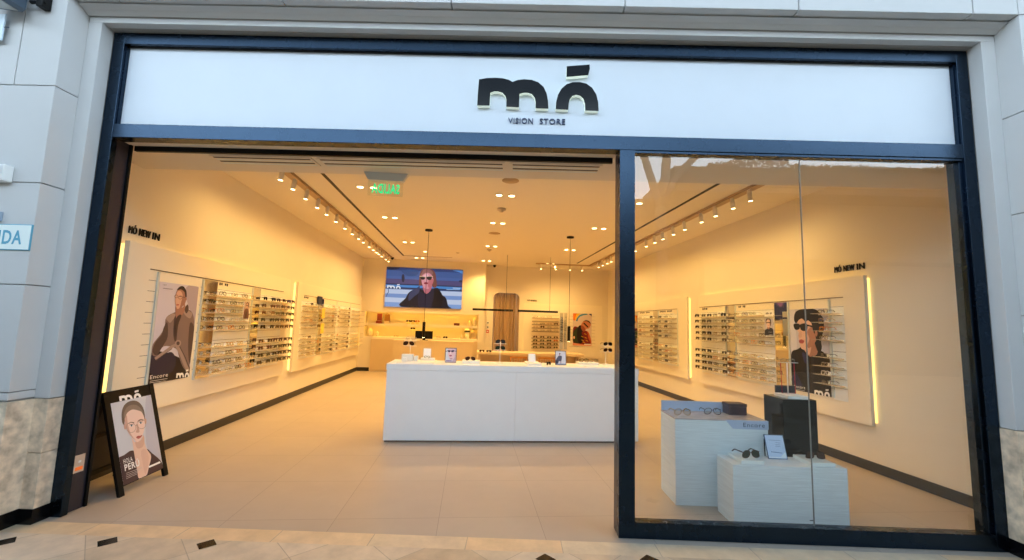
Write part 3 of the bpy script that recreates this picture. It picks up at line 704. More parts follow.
a.fill(coat_d, [(160, 205), (182, 195), (176, 260), (168, 330), (156, 300), (155, 250)])
a.fill(coat_d, [(235, 240), (256, 260), (248, 350), (236, 440), (228, 350)])
a.fill(coat_l, [(118, 208), (152, 188), (162, 200), (140, 232), (128, 225)])
a.fill(coat_l, [(200, 172), (218, 150), (232, 180), (246, 190), (236, 215), (212, 200)])
a.fill(coat_d, [(208, 168), (222, 145), (228, 172), (216, 190)])
a.line(coat_l, [(70, 402), (110, 375), (150, 348), (182, 335)], 13); a.line(coat_d, [(74, 410), (112, 384), (150, 358)], 3)
a.fill(coat_l, ell(178, 334, 15, 16, 10)); a.fill(coat_d, ell(178, 334, 8, 9, 8))
a.line(coat_l, [(172, 345), (195, 390), (215, 440), (228, 470)], 16); a.line(coat_d, [(186, 350), (212, 400), (232, 450)], 4)
a.fill(SKIN3, [(164, 150), (196, 160), (208, 140), (206, 178), (190, 205), (176, 232), (164, 200)])
a.fill(ink(64, 48, 50), [(166, 215), (180, 196), (192, 200), (178, 240), (168, 300), (162, 260)])
a.fill(SKIN3, [(160, 100), (170, 72), (195, 62), (212, 80), (214, 120), (206, 145), (190, 160), (176, 168), (166, 160), (160, 130)])
a.fill(SKIN2, [(160, 105), (170, 80), (186, 78), (196, 100), (190, 130), (182, 160), (172, 166), (164, 155), (159, 130)])
a.fill(ink(44, 30, 30), [(168, 72), (180, 56), (198, 54), (213, 75), (216, 105), (210, 112), (205, 85), (188, 70)])
a.fill(SKIN3, ell(211, 118, 5, 10, 8)); a.fill(LIP, ell(172, 146, 7, 3.5, 8)); a.line(ink(60, 40, 40), [(176, 104), (192, 104)], 3)
a.ring(ink(80, 62, 56), 164, 104, 9, 8, 1.6); a.ring(ink(80, 62, 56), 184, 110, 10, 9, 1.6); a.line(ink(80, 62, 56), [(192, 106), (210, 112)], 2)
a.text(ink(90, 84, 96), 'NEW', (98, 42), (116, 44), (97, 48)); a.line(ink(120, 112, 124), [(98, 62), (145, 68)], 3)
a.text(WHITE, 'Encore', (48, 478), (132, 471), (46, 496)); a.line(WHITE, [(47, 505), (128, 498)], 1.6); a.line(WHITE, [(46, 512), (120, 508)], 1.6); a.line(WHITE, [(46, 519), (108, 515)], 1.4)
a.logo(WHITE, (170, 500), (232, 497), (171, 463))
part('print', a.mb, t, normals=False)

# dark-haired man poster on the right wall (357x560 frame)
P = (XR-.081, 1.905, .72); A = (0, -.625, 0); B = (0, 0, 1.06); N = (-1, 0, 0)
t = board_poster('poster', 'tall poster of dark-haired man in black sunglasses and black jacket on right wall', 'poster', P, A, B, N, 'I', ink(205, 208, 210))
a = Art([(28, 55), (245, 43), (258, 530), (45, 478)], Vector(P)+Vector(N)*.0126, A, B, N)
a.rect(ink(188, 186, 204)); a.fill(ink(206, 204, 218), [(28, 60), (60, 58), (62, 140), (70, 260), (40, 280), (34, 180)])
a.fill(ink(20, 17, 20), [(38, 300), (75, 270), (110, 255), (150, 300), (200, 280), (245, 320), (258, 360), (262, 535), (40, 485)])
a.fill(SKIN3, [(105, 255), (130, 210), (175, 200), (188, 250), (180, 300), (145, 312), (120, 290)])
a.fill(SKIN2, [(104, 250), (130, 225), (150, 240), (140, 300), (118, 285)])
a.fill(ink(20, 15, 16), [(55, 110), (62, 70), (95, 52), (160, 48), (200, 70), (218, 120), (222, 160), (205, 215), (208, 270), (190, 290), (172, 250), (160, 200), (150, 120), (110, 90), (78, 105), (68, 130)])
a.fill(ink(220, 180, 160), [(72, 130), (76, 108), (100, 100), (140, 108), (172, 130), (178, 190), (160, 235), (135, 268), (108, 274), (92, 262), (86, 235), (80, 205), (84, 185), (72, 165)])
a.fill(SKIN2, [(120, 160), (172, 135), (180, 195), (160, 238), (128, 268), (122, 235), (128, 200)])
a.fill(ink(168, 120, 102), [(128, 172), (176, 140), (184, 200), (168, 240), (138, 266), (128, 250), (140, 215)])
a.fill(ink(20, 15, 16), [(58, 118), (66, 84), (104, 64), (160, 66), (206, 100), (196, 165), (178, 168), (164, 132), (140, 112), (118, 120), (100, 104), (82, 112), (70, 128)])
a.fill(ink(20, 15, 16), [(112, 92), (150, 72), (214, 90), (223, 160), (207, 215), (204, 288), (184, 272), (176, 210), (160, 168), (152, 130), (132, 112)])
a.fill(SKIN3, ell(178, 186, 8, 17, 10)); a.fill(SKIN2, [(82, 185), (94, 170), (100, 200), (92, 208), (80, 204)])
a.fill(BLACK, [(54, 134), (80, 132), (88, 142), (84, 162), (66, 166), (56, 155)]); a.fill(BLACK, [(88, 138), (116, 130), (130, 140), (126, 168), (104, 172), (92, 162)]); a.line(BLACK, [(125, 140), (160, 148), (186, 160)], 9)
a.fill(LIP, [(82, 225), (96, 218), (112, 226), (104, 240), (88, 238)]); a.line(ink(110, 50, 54), [(82, 228), (110, 228)], 1.6)
a.fill(ink(44, 46, 86), [(100, 290), (120, 300), (128, 345), (112, 340)]); a.fill(ink(40, 42, 76), [(42, 420), (70, 400), (100, 470), (60, 470)])
a.fill(ink(34, 30, 34), [(150, 320), (165, 330), (160, 480), (146, 470)])
a.text(WHITE, 'Encore', (58, 455), (114, 466), (60, 470)); a.line(ink(200, 200, 205), [(60, 478), (112, 488)], 2); a.line(ink(200, 200, 205), [(60, 486), (100, 494)], 2)
a.logo(WHITE, (165, 510), (250, 526), (165, 474))
part('print', a.mb, t, normals=False)

# small portrait card + caption card on the right, small picture on the left
q0 = at(765.3, 335.2, 'x', XR-.2225); q1 = at(773.3, 318, 'x', XR-.2225); P = (XR-.2225, q0.y, q0.z); A = (0, q1.y-q0.y, 0); B = (0, 0, q1.z-q0.z-.005); N = (-1, 0, 0)
t = board_poster('portrait_card', 'small portrait card of man in black hung between shelves on right wall', 'card', P, A, B, N, 'I', WHITE, .006); a = Art([(88, 195), (228, 200), (232, 485), (84, 478)], Vector(P)+Vector(N)*.0064, A, B, N, .0003)
a.rect(ink(196, 190, 206)); a.fill(ink(26, 22, 24), [(84, 400), (130, 360), (190, 350), (230, 385), (232, 490), (82, 485)]); a.fill(SKIN3, [(135, 330), (170, 330), (172, 360), (150, 376), (135, 362)])
a.fill(ink(36, 26, 24), [(112, 260), (118, 205), (160, 192), (192, 215), (198, 280), (185, 330), (180, 250), (130, 245), (122, 290)]); a.fill(SKIN, [(120, 250), (135, 218), (170, 218), (184, 255), (180, 310), (158, 345), (135, 330), (122, 290)])
a.fill(SKIN2, [(160, 230), (184, 260), (178, 312), (158, 342), (162, 290)]); a.line(BLACK, [(120, 266), (182, 266)], 15); a.fill(LIP, ell(148, 308, 10, 4, 8)); a.line(ink(210, 205, 205), [(150, 425), (212, 428)], 6); a.line(ink(200, 195, 195), [(160, 470), (220, 474)], 8)
part('print', a.mb, t, normals=False)
def caption(name, label, u, v0, v1, z0, z1, s, base_label='card'):
    sgn = 1 if u > 3 else -1; mb = MB(); mb.box(u, u-sgn*.004, v0, v1, z0, z1, WHITE)
    d = v1-v0
    for q in range(6):
        if q != 2: mb.box(u-sgn*.0041, u-sgn*.0046, v0+d*(.15+.117*q), v0+d*(.15+.117*q+.085), z0+(z1-z0)*.42, z0+(z1-z0)*(.74-.03*(q % 2)), BLACK)
    return single(name, mb, label, base_label, (u, (v0+v1)/2, z0), normals=False)
caption('caption_card', 'white caption card above the small portrait on right wall', XR-.2225, q1.y, q0.y, q1.z+.02, q1.z+.1, 'encore')
caption('caption_card', 'white caption card above the bay of black sunglasses on right wall', XR-.0875, 3.42, 3.6, 1.73, 1.80, 'encore')
caption('caption_card', 'white caption card at top of the farthest right display board', XR-.0875, 5.2, 5.4, 1.76, 1.82, 'encore')
for u, v, w_, s, lab in ((XL+.0806, 2.16, .2, 'WOMEN', 'tiny black bay heading above shelves beside trench coat poster'), (XL+.0806, 4.9, .24, 'MEN', 'tiny black bay heading at top of far left board'),
      (XR-.0806, 4.1, -.18, 'MEN', 'tiny black bay heading above black sunglasses on right wall'), (XR-.0806, 3.02, -.18, 'WOMEN', 'tiny black bay heading above optical glasses on right wall'),
      (XR-.0806, 7.05, -.6, 'COLLECTION', 'tiny black bay heading on far right board beside the mullion'), (XR-.0806, 5.9, -.6, 'COLLECTION', 'tiny black bay heading on far right board above small caption card')):
    mb = MB(); n_ = len(s)
    for q in range(n_):
        if q == n_//2 and n_ > 4: continue
        mb.box(u, u+(.0015 if u < 3 else -.0015), v+w_*q/n_, v+w_*(q+.7)/n_, 1.845+.004*(q % 2), 1.878, BLACK)
    single('sign_lettering', mb, lab, 'wall lettering', (u, v+w_/2, 1.845))
q0 = at(242.4, 318.6, 'x', XL+.2215); q1 = at(249.4, 302, 'x', XL+.2215); P = (XL+.2215, q0.y, q0.z); A = (0, q1.y-q0.y, 0); B = (0, 0, q1.z-q0.z); N = (1, 0, 0)
t = board_poster('portrait_card', 'small brown portrait card of person between shelves on near left wall', 'card', P, A, B, N, 'I', WHITE, .006); a = Art([(0, 0), (100, 0), (100, 160), (0, 160)], Vector(P)+Vector(N)*.0064, A, B, N, .0003)
a.rect(ink(196, 170, 150)); a.fill(ink(110, 74, 60), [(5, 160), (12, 90), (40, 62), (75, 66), (98, 110), (98, 160)]); a.fill(ink(60, 40, 36), ell(58, 32, 28, 28)); a.fill(SKIN2, ell(54, 40, 18, 26)); a.line(BLACK, [(38, 36), (72, 38)], 6); a.fill(ink(70, 44, 38), [(20, 160), (45, 90), (62, 120), (58, 160)])
part('print', a.mb, t, normals=False)
single('brand_card', MB().box(XL+.0965, XL+.1025, 5.56, 5.84, 1.74, 1.93, ink(36, 42, 62), .001), 'small navy card on the rail of far left board', 'card', (XL+.09, 5.7, 1.74))
for v, z, lab in ((5.6, 1.54, 'upper yellow card between shelves of far left board'), (5.6, 1.23, 'lower yellow card between shelves of far left board')):
    single('shelf_card', MB().box(XL+.2215, XL+.2255, v-.09, v+.09, z-.06, z+.14, ink(250, 214, 90)), lab, 'card', (XL+.09, v, z-.06), 'I', 'yellow cards')

# rainbow poster
P = (6.172, VR-.081, .875); A = (.606, 0, 0); B = (0, 0, 1.01); N = (0, -1, 0)
t = board_poster('poster', 'poster of bearded man under a rainbow arc on the back wall', 'poster', P, A, B, N, 'I', ink(220, 215, 205))
a = Art([(105, 65), (357, 70), (352, 510), (103, 500)], Vector(P)+Vector(N)*.0126, A, B, N)
a.rect(ink(214, 196, 190)); a.fill(ink(226, 120, 40), [(105, 66), (165, 66), (140, 110), (135, 160), (106, 155)]); a.fill(ink(236, 190, 60), [(160, 66), (205, 66), (165, 110), (150, 165), (133, 158), (140, 110)])
a.line(ink(60, 130, 180), [(152, 172), (165, 135), (190, 105), (225, 85), (265, 76), (300, 72)], 22); a.line(ink(120, 180, 200), [(172, 135), (200, 108), (240, 92)], 6); a.fill(ink(30, 50, 110), [(315, 70), (357, 70), (357, 105), (340, 90)])
a.fill(ink(190, 90, 50), [(270, 330), (310, 320), (345, 420), (350, 505), (250, 500)]); a.fill(ink(120, 30, 30), [(108, 270), (160, 250), (230, 300), (290, 310), (310, 400), (330, 490), (110, 470)])
a.fill(ink(52, 60, 34), [(108, 330), (160, 260), (190, 330), (185, 470), (112, 450)]); a.fill(ink(30, 22, 22), [(170, 260), (215, 230), (260, 300), (220, 330), (250, 420), (200, 480), (160, 400)])
a.fill(ink(190, 120, 90), [(215, 215), (245, 175), (290, 160), (330, 180), (345, 220), (320, 270), (285, 280), (260, 310), (230, 300), (212, 260)]); a.fill(ink(150, 80, 56), [(215, 230), (250, 250), (270, 290), (240, 315), (212, 270)])
a.fill(ink(70, 44, 36), [(240, 175), (285, 158), (330, 178), (345, 215), (330, 200), (290, 175)]); a.line(ink(30, 20, 20), [(248, 198), (275, 225), (305, 255)], 18)
for p_ in ((230, 385), (275, 400), (235, 435), (290, 440), (250, 460), (270, 350)): a.fill(ink(200, 150, 40), ell(p_[0], p_[1], 20, 5, 8, .5))
a.fill(ink(224, 150, 120), [(106, 470), (250, 490), (352, 500), (352, 512), (103, 502)]); a.fill(ink(230, 190, 170), ell(120, 395, 12, 20, 8)); a.line(WHITE, [(255, 488), (345, 492)], 12)
part('print', a.mb, t, normals=False)

# big screen on the back wall (988x560 frame)
P = (.384, VB-.03, 1.885); A = (2.262, 0, 0); B = (0, 0, 1.185); N = (0, -1, 0)
t = thing('screen', 'large lit screen showing blond person in sunglasses and dark coat', 'screen', (1.5, VB-.03, 1.885))
part('screen_body', MB().box(.384, 2.646, VB-.03, VB-.001, 1.885, 3.07, black_m, .003), t)
def scr(r, g, b): return mat('screen_%d_%d_%d' % (r, g, b), (8, 8, 8), .3, emit=(r, g, b), es=SCR)
SCR = .8
a = Art([(78, 52), (910, 90), (890, 520), (52, 492)], Vector(P)+Vector(N)*.0008, A, B, N, .0003)
a.rect(scr(70, 104, 168))
def band(m, y0, y1): a.fill(m, [(40, y0), (920, y0+36), (920, y1+36), (40, y1)], False)
band(scr(44, 64, 118), 50, 85); a.fill(scr(30, 34, 60), [(80, 55), (220, 60), (190, 80), (110, 85)]); band(scr(62, 96, 158), 85, 150); a.fill(scr(46, 84, 140), [(240, 90), (420, 95), (400, 150), (300, 150)])
band(scr(84, 80, 128), 180, 232); band(scr(50, 54, 92), 232, 246); band(scr(70, 140, 214), 246, 272); band(scr(40, 56, 92), 272, 290); band(scr(196, 212, 240), 296, 345); band(scr(122, 156, 214), 345, 388); band(scr(200, 214, 240), 388, 440); band(scr(134, 168, 222), 440, 500)
a.fill(scr(36, 40, 66), ell(258, 180, 16, 46, 10)); a.line(scr(80, 96, 140), [(95, 300), (98, 330), (70, 385)], 8); a.fill(scr(40, 50, 80), ell(890, 215, 24, 14, 8)); a.fill(scr(96, 150, 220), [(800, 95), (905, 100), (905, 130), (860, 112)])
hair = scr(120, 70, 66); hair_l = scr(150, 100, 100)
a.fill(hair, [(430, 250), (436, 160), (458, 95), (505, 72), (560, 76), (605, 115), (620, 190), (624, 270), (590, 285), (560, 260), (470, 260), (445, 265)])
a.fill(hair_l, [(452, 160), (470, 100), (510, 76), (550, 80), (585, 120), (560, 150), (500, 140)])
a.fill(scr(24, 26, 40), [(240, 495), (285, 400), (330, 330), (420, 290), (470, 310), (580, 300), (640, 290), (680, 360), (725, 400), (745, 480), (748, 520)])
a.fill(scr(52, 66, 104), [(330, 340), (410, 285), (440, 270), (430, 340), (380, 380), (320, 430)]); a.fill(scr(36, 38, 62), [(430, 330), (500, 350), (600, 290), (590, 400), (560, 505), (430, 500)]); a.fill(scr(14, 15, 26), [(600, 290), (660, 320), (690, 400), (660, 512), (570, 505), (590, 400)])
a.fill(scr(196, 112, 128), [(475, 250), (570, 245), (560, 310), (520, 350), (490, 335)]); a.fill(scr(224, 150, 164), [(458, 170), (478, 140), (520, 120), (565, 140), (588, 190), (580, 240), (545, 290), (510, 300), (480, 280), (462, 230)])
a.fill(scr(240, 186, 200), [(478, 156), (500, 138), (525, 132), (535, 158), (490, 165)]); a.fill(scr(200, 110, 122), [(540, 205), (590, 190), (580, 240), (545, 288), (530, 260)])
a.fill(scr(150, 36, 66), ell(508, 236, 24, 12, 10)); a.fill(scr(230, 170, 180), ell(504, 200, 10, 18, 8)); a.line(scr(214, 190, 160), [(438, 158), (500, 170), (584, 160)], 9)
a.fill(scr(30, 24, 36), [(448, 166), (494, 168), (494, 190), (470, 198), (452, 188)]); a.fill(scr(34, 28, 40), [(518, 168), (570, 164), (566, 194), (540, 202), (522, 192)])
a.logo(scr(236, 244, 255), (82, 290), (232, 296), (82, 240)); a.line(scr(150, 190, 230), [(730, 305), (875, 308)], 8); a.line(scr(190, 214, 240), [(800, 290), (880, 294)], 8)
part('picture', a.mb, t, normals=False)

# wall lettering
def words(label, P, A, B, N, ws, total, frame_u):
    t = thing('sign_lettering', label, 'wall lettering', P); P, A, B = Vector(P), Vector(A), Vector(B)
    n = sum(len(w) for w in ws)+.55*(len(ws)-1); k = 0
    for w in ws:
        mb = MB(); text_on(mb, w, P+A*(k/n), A*((len(w)-.12)/n), B*(1.27 if '\u00d3' in w else 1), BLACK, .0, .012, N); part('word', mb, t, normals=False); k += len(w)+.55
words('black M\u00d3 NEW IN lettering on the left wall', (XL+.0015, .775, 2.212), (0, .40, 0), (0, 0, .07), (1, 0, 0), ['M\u00d3', 'NEW', 'IN'], 7, 0)
words('black M\u00d3 NEW IN lettering on the right wall', (XR-.0015, 1.245, 2.21), (0, -.40, 0), (0, 0, .07), (-1, 0, 0), ['M\u00d3', 'NEW', 'IN'], 7, 0)
words('small black lettering on back wall right of the curtain', (4.70, VR-.0015, 2.22), (.31, 0, 0), (0, 0, .05), (0, -1, 0), ['M\u00d3', 'KIDS'], 6, 0)
# ================================================================== OBJECTS
def obox(mb, P, A, B, C, m):
    P, A, B, C = map(Vector, (P, A, B, C)); k = mb.mi(m)
    v = [mb.bm.verts.new(p) for p in (P, P+A, P+A+B, P+B, P+C, P+A+C, P+A+B+C, P+B+C)]
    for q in ((3,2,1,0),(4,5,6,7),(0,1,5,4),(1,2,6,5),(2,3,7,6),(3,0,4,7)): mb.bm.faces.new([v[i] for i in q]).material_index = k
    return mb
def put_glasses(kind_f, kind_l, P, rot, label, cat='sunglasses', frame='I', group=None, tilt=0., scale=1., **k):
    """glasses seen close: frame, two lenses, two temples"""
    fr, lens, tem = glasses_parts(kind_f, kind_l, n=20, **k)
    t = bpy.data.objects.new('sunglasses' if cat == 'sunglasses' else 'eyeglasses', None); COL.objects.link(t); t.empty_display_size = .05
    place(t, P, frame, rot); t.rotation_euler.x = tilt; t.scale = (scale,)*3; tag(t, label, cat, group)
    local('frame_front', fr, t)
    for l_ in lens: local('lens', l_, t)
    for m_ in tem: local('temple', m_, t)
    return t

# --- A-frame board at the entrance
FLp, FRp = Vector((.183, .358, 0)), Vector((.138, .889, 0)); nn = Vector((-.9964, -.0844, 0))
t = thing('pavement_sign', 'black A-frame sign with portrait poster of person in round glasses', 'sign board', (-.06, .60, 0), 'F')
AX = (FRp-FLp).normalized(); wA = (FRp-FLp).length; UP = Vector((0, 0, .815)) + nn*.225; UB = Vector((0, 0, .815)) - nn*.225; NF = AX.cross(UP).normalized()
if NF.x < 0: NF = -NF
hU = UP.length; U1 = UP/hU; NB = AX.cross(UB).normalized(); NB = NB if NB.x < 0 else -NB; U2 = UB/hU
th_ = .022; wf = black_m
part('leg', obox(MB(), FLp-NF*th_, AX*.05, U1*hU, NF*th_, wf), t); part('leg', obox(MB(), FRp-AX*.05-NF*th_, AX*.05, U1*hU, NF*th_, wf), t)
part('front_board', obox(MB(), FLp+AX*.0505+U1*.07-NF*.018, AX*(wA-.101), U1*(hU-.07), NF*.014, wf), t)
part('bottom_rail', obox(MB(), FLp+AX*.0505+U1*.075-NF*.0035, AX*(wA-.101), U1*.045, NF*.004, wf), t)
BLp = FLp + nn*.45; mb = MB()
obox(mb, BLp+NB*0, AX*.045, U2*(hU-.03), -NB*.02, wf); obox(mb, BLp+AX*(wA-.045), AX*.045, U2*(hU-.03), -NB*.02, wf); obox(mb, BLp+AX*.046+U2*.10, AX*(wA-.092), U2*.04, -NB*.018, wf); obox(mb, BLp+AX*.046+U2*.45, AX*(wA-.092), U2*.03, -NB*.018, wf)
obox(mb, BLp+AX*.046+U2*.141-NB*.006, AX*(wA-.092), U2*(hU-.2), -NB*.004, mat('back_sheet', (22, 20, 20), .5))
part('rear_frame', mb, t)
bx = (95, 378, 4.518)
def pxA(p): q = at_plane(bx[0]+p[0]/bx[2], bx[1]+p[1]/bx[2], FLp, NF) - FLp; return q.dot(AX), q.dot(U1)
cr_ = [pxA(p) for p in ((66, 118), (262, 72), (318, 400), (132, 487))]
a0 = max(.052, (cr_[0][0]+cr_[3][0])/2); a1 = min(wA-.052, (cr_[1][0]+cr_[2][0])/2); b0 = (cr_[2][1]+cr_[3][1])/2; b1 = (cr_[0][1]+cr_[1][1])/2
a = Art([(66, 118), (262, 72), (318, 400), (132, 487)], FLp+AX*a0+U1*b0+NF*.0006, AX*(a1-a0), U1*(b1-b0), NF, .0002)
lg = Art([(66, 118), (262, 72), (318, 400), (132, 487)], FLp+AX*a0+U1*b0-NF*.0025, AX*(a1-a0), U1*(b1-b0), NF, .0002)
lg.logo(WHITE, (113, 108), (218, 85), (106, 69), .02); part('logo', lg.mb, t, 'white logo on the black header', False)
a.rect(ink(204, 208, 220)); a.fill(ink(188, 190, 208), [(240, 78), (264, 72), (318, 400), (262, 335), (240, 300), (235, 180)])
shirt = ink(78, 58, 60)
a.fill(shirt, [(104, 372), (135, 350), (165, 330), (200, 330), (240, 318), (268, 338), (300, 362), (316, 385), (322, 402), (132, 492), (116, 440)])
a.fill(SKIN, [(170, 270), (186, 292), (210, 284), (226, 258), (231, 290), (243, 322), (262, 350), (252, 395), (238, 440), (205, 452), (196, 420), (180, 335), (174, 300)])
a.fill(ink(214, 176, 160), [(186, 290), (212, 282), (226, 258), (230, 290), (220, 312), (196, 318)]); a.fill(ink(222, 186, 170), [(214, 330), (240, 325), (250, 370), (236, 430), (225, 400)])
a.fill(ink(112, 98, 90), [(122, 200), (120, 160), (130, 128), (152, 108), (182, 101), (208, 112), (226, 138), (233, 175), (230, 200), (220, 190), (200, 150), (150, 155), (136, 190), (132, 215)])
a.fill(SKIN2, ell(137, 222, 6, 14, 8)); a.fill(SKIN2, ell(235, 195, 5, 13, 8))
a.fill(ink(238, 210, 200), [(134, 185), (142, 158), (170, 140), (205, 142), (224, 165), (231, 195), (229, 230), (222, 256), (211, 278), (198, 290), (186, 286), (168, 266), (150, 245), (140, 218)])
a.fill(ink(208, 170, 156), [(134, 190), (144, 170), (150, 210), (160, 245), (176, 270), (190, 284), (168, 268), (150, 246), (139, 220)]); a.fill(ink(140, 124, 112), [(130, 165), (146, 132), (178, 120), (206, 130), (224, 155), (205, 148), (172, 143), (146, 160), (134, 186)])
a.fill(ink(206, 166, 152), [(190, 212), (197, 210), (206, 240), (200, 248), (188, 246), (192, 232)]); a.line(ink(120, 96, 86), [(152, 208), (164, 202), (180, 203)], 4); a.line(ink(120, 96, 86), [(198, 196), (212, 189), (224, 191)], 4)
for x, y in ((167, 217), (211, 203)): a.fill(ink(240, 236, 236), ell(x, y, 9, 4.5, 10, -.2)); a.fill(ink(70, 86, 104), ell(x, y, 4.2, 4.2, 8)); a.line(ink(60, 44, 40), [(x-10, y-2), (x-2, y-5), (x+9, y-4)], 2)
a.ring(ink(176, 150, 136), 164, 226, 24, 24, 2.2); a.ring(ink(176, 150, 136), 214, 208, 22, 23, 2.2); a.line(ink(176, 150, 136), [(186, 216), (194, 213)], 3)
a.fill(ink(190, 104, 98), [(188, 270), (198, 262), (206, 262), (218, 258), (212, 268), (200, 276)]); a.line(ink(140, 70, 66), [(190, 270), (216, 260)], 1.5)
a.text(WHITE, 'HOLA', (125, 372), (168, 356), (130, 392), .01); a.text(WHITE, 'PER\u00da', (129, 388), (200, 362), (135, 424), .03); a.line(WHITE, [(248, 400), (302, 376)], 8)
for y in (428, 436, 444, 452): a.line(ink(200, 190, 190), [(140, y+5), (215-(y-428), y-24+(y-428)*.2)], 1.8)
part('print', a.mb, t, normals=False)

# --- long white counter
t = thing('display_counter', 'long white lacquered counter in the middle of the shop floor', 'counter', (3.525, 2.26, 0))
part('front_panel', MB().box(1.935, 3.5365, 1.960, 2.55, .022, .862, white_lac, .002), t); part('front_panel', MB().box(3.5385, 5.140, 1.960, 2.55, .022, .862, white_lac, .002), t)
part('countertop', MB().box(1.927, 5.147, 1.955, 2.562, .865, .94, white_lac, .002), t)
part('toe_kick', MB().box(1.95, 5.10, 1.975, 2.54, .001, .0215, mat('toe_brown', (110, 90, 74), .6)), t)
paper_w = mat('white_card', (244, 244, 244), .5)
ZT = .9405
single('display_tray', MB().box(2.03, 2.50, 2.03, 2.5, ZT, ZT+.01, tb_white, .002), 'flat white tray at left end of the counter', 'tray', (2.26, 2.26, ZT))
z1 = ZT+.0105
single('gift_box', MB().box(2.065, 2.215, 2.20, 2.27, z1, z1+.09, tb_white, .004), 'largest of three white boxes on the counter tray', 'box', (2.14, 2.23, z1), 'I', 'white boxes on counter tray')
single('gift_box', MB().prism([(2.085, z1), (2.15, z1), (2.14, z1+.05), (2.095, z1+.05)], 'y', 2.11, 2.16, tb_white), 'smallest white box on the counter tray, at the front', 'box', (2.12, 2.13, z1), 'I', 'white boxes on counter tray')
single('gift_box', MB().box(2.225, 2.275, 2.2, 2.26, z1, z1+.07, tb_white, .003), 'narrow white box on the counter tray, right of largest', 'box', (2.25, 2.23, z1), 'I', 'white boxes on counter tray')
def gstand(u, v, z, zs, lab, frame='I', rod=tb_white, r=.045, w=.13):
    t = thing('eyeglasses_stand', lab, 'stand', (u, v, z), frame)
    part('base', MB().lathe([(0, 0), (r, 0), (r, .008), (.008, .012), (0, .012)], (u, v, z), rod, 20), t)
    part('rod', MB().tube([(u, v, z+.0122), (u, v, max(zs)+.02)], .004, rod, 8), t)
    for q in zs: part('arm', MB().box(u-w/2-.02, u+w/2+.02, v-.013, v-.0045, q-.006, q, rod, .001), t)
    return t
gstand(2.152, 2.34, z1, (1.212, 1.145), 'white eyeglasses stand rising from the tray at left end of counter')
put_glasses(fcl, clear_lens, (2.152, 2.322, 1.2125), 0, 'crystal glasses on upper arm of the counter left stand', 'glasses')
put_glasses(ft, lbr, (2.132, 2.322, 1.1455), 0, 'big brown aviator sunglasses on lower arm of the counter left stand', rz=.024, rx=.029, p=2.3)
single('display_block', MB().box(2.29, 2.475, 2.385, 2.48, z1, z1+.03, tb_white, .002), 'white block under the upright card on counter tray', 'display block', (2.38, 2.4, z1))
def card(u0, u1, v, z0, z1_, lab, lean=.03, fr=paper_w):
    mb = MB(); obox(mb, (u0, v, z0), (u1-u0, 0, 0), (0, lean, z1_-z0), (0, .004, 0), fr); return single('display_card', mb, lab, 'card', ((u0+u1)/2, v, z0))
card(2.317, 2.417, 2.435, z1+.0305, 1.105, 'white upright card on block at left of counter')
put_glasses(ft, clear_lens, (2.375, 2.398, z1+.0305), PI+.05, 'brown glasses leaning on the white card at left of counter', 'glasses', scale=.6)
single('display_block', MB().box(2.85, 3.085, 2.18, 2.40, ZT, ZT+.034, tb_white, .003), 'white block under burgundy sunglasses in mid counter', 'display block', (2.97, 2.29, ZT))
put_glasses(fr_, lbr, (2.955, 2.23, ZT+.0345), .05, 'round burgundy sunglasses on white block in mid counter', p=2.2, rz=.022)
gstand(3.352, 2.33, ZT, (1.205, 1.12), 'white eyeglasses stand on middle of the counter, two dark sunglasses')
put_glasses(fb, lbl, (3.352, 2.312, 1.2055), 0, 'dark sunglasses on upper arm of the mid-counter stand', p=3)
put_glasses(fb, lgr, (3.352, 2.312, 1.1205), 0, 'dark sunglasses on lower arm of the mid-counter stand', p=3)
single('display_block', MB().box(3.70, 3.885, 2.08, 2.42, ZT, ZT+.028, tb_white, .003), 'white block with card, right of mid-counter stand', 'display block', (3.79, 2.25, ZT))
card(3.735, 3.832, 2.27, ZT+.0285, 1.078, 'white upright card on block right of mid-counter stand')
put_glasses(fb, lb_, (4.0, 2.2, ZT), .9, 'black sunglasses lying on the counter beside white block', scale=.9)
single('display_block', MB().box(4.46, 4.74, 2.36, 2.56, ZT, ZT+.03, tb_white, .003), 'long white block carrying two clear glasses, right of counter', 'display block', (4.6, 2.46, ZT))
put_glasses(ft, clear_lens, (4.54, 2.42, ZT+.0305), .1, 'clear brown glasses on long white block, left of its pair', 'glasses'); put_glasses(fg, clear_lens, (4.68, 2.42, ZT+.0305), -.1, 'gold glasses on long white block, right of its pair', 'glasses', p=2.1, th=.002, thin=True)
single('booklet', MB().box(4.46, 4.80, 2.0, 2.14, ZT, ZT+.008, paper_w, .001), 'flat white booklet on front edge of counter near mullion', 'booklet', (4.65, 2.07, ZT))
gstand(4.872, 2.49, ZT, (1.205, 1.12), 'white eyeglasses stand at right end of the counter', r=.05)
put_glasses(fb, lb_, (4.9, 2.472, 1.2055), .15, 'black sunglasses on upper arm of the counter right stand'); put_glasses(ft, lbr, (4.9, 2.472, 1.1205), .15, 'tortoiseshell sunglasses on lower arm of the counter right stand')
def tablet(u0, u1, v, z0, z1_, lab, draw, sk):
    t = thing('picture_frame', lab, 'picture frame', ((u0+u1)/2, v, z0))
    P = Vector((u0, v, z0)); A = Vector((u1-u0, 0, 0)); B = Vector((0, .03, z1_-z0)); N = A.cross(B).normalized(); N = N if N.y < 0 else -N
    part('frame', obox(MB(), P, A, B, -N*.01, mat('frame_dark_blue', (52, 56, 84), .35)), t)
    mb = MB(); obox(mb, P+A*.42+Vector((0, .085, 0)), A*.16, Vector((0, -.06, (z1_-z0)*.7)), Vector((0, .004, 0)), black_m); part('strut', mb, t)
    a = Art(sk, P+A*.04+B*.04+N*.0008, A*.92, B*.92, N, .0003); draw(a); part('print', a.mb, t, normals=False)
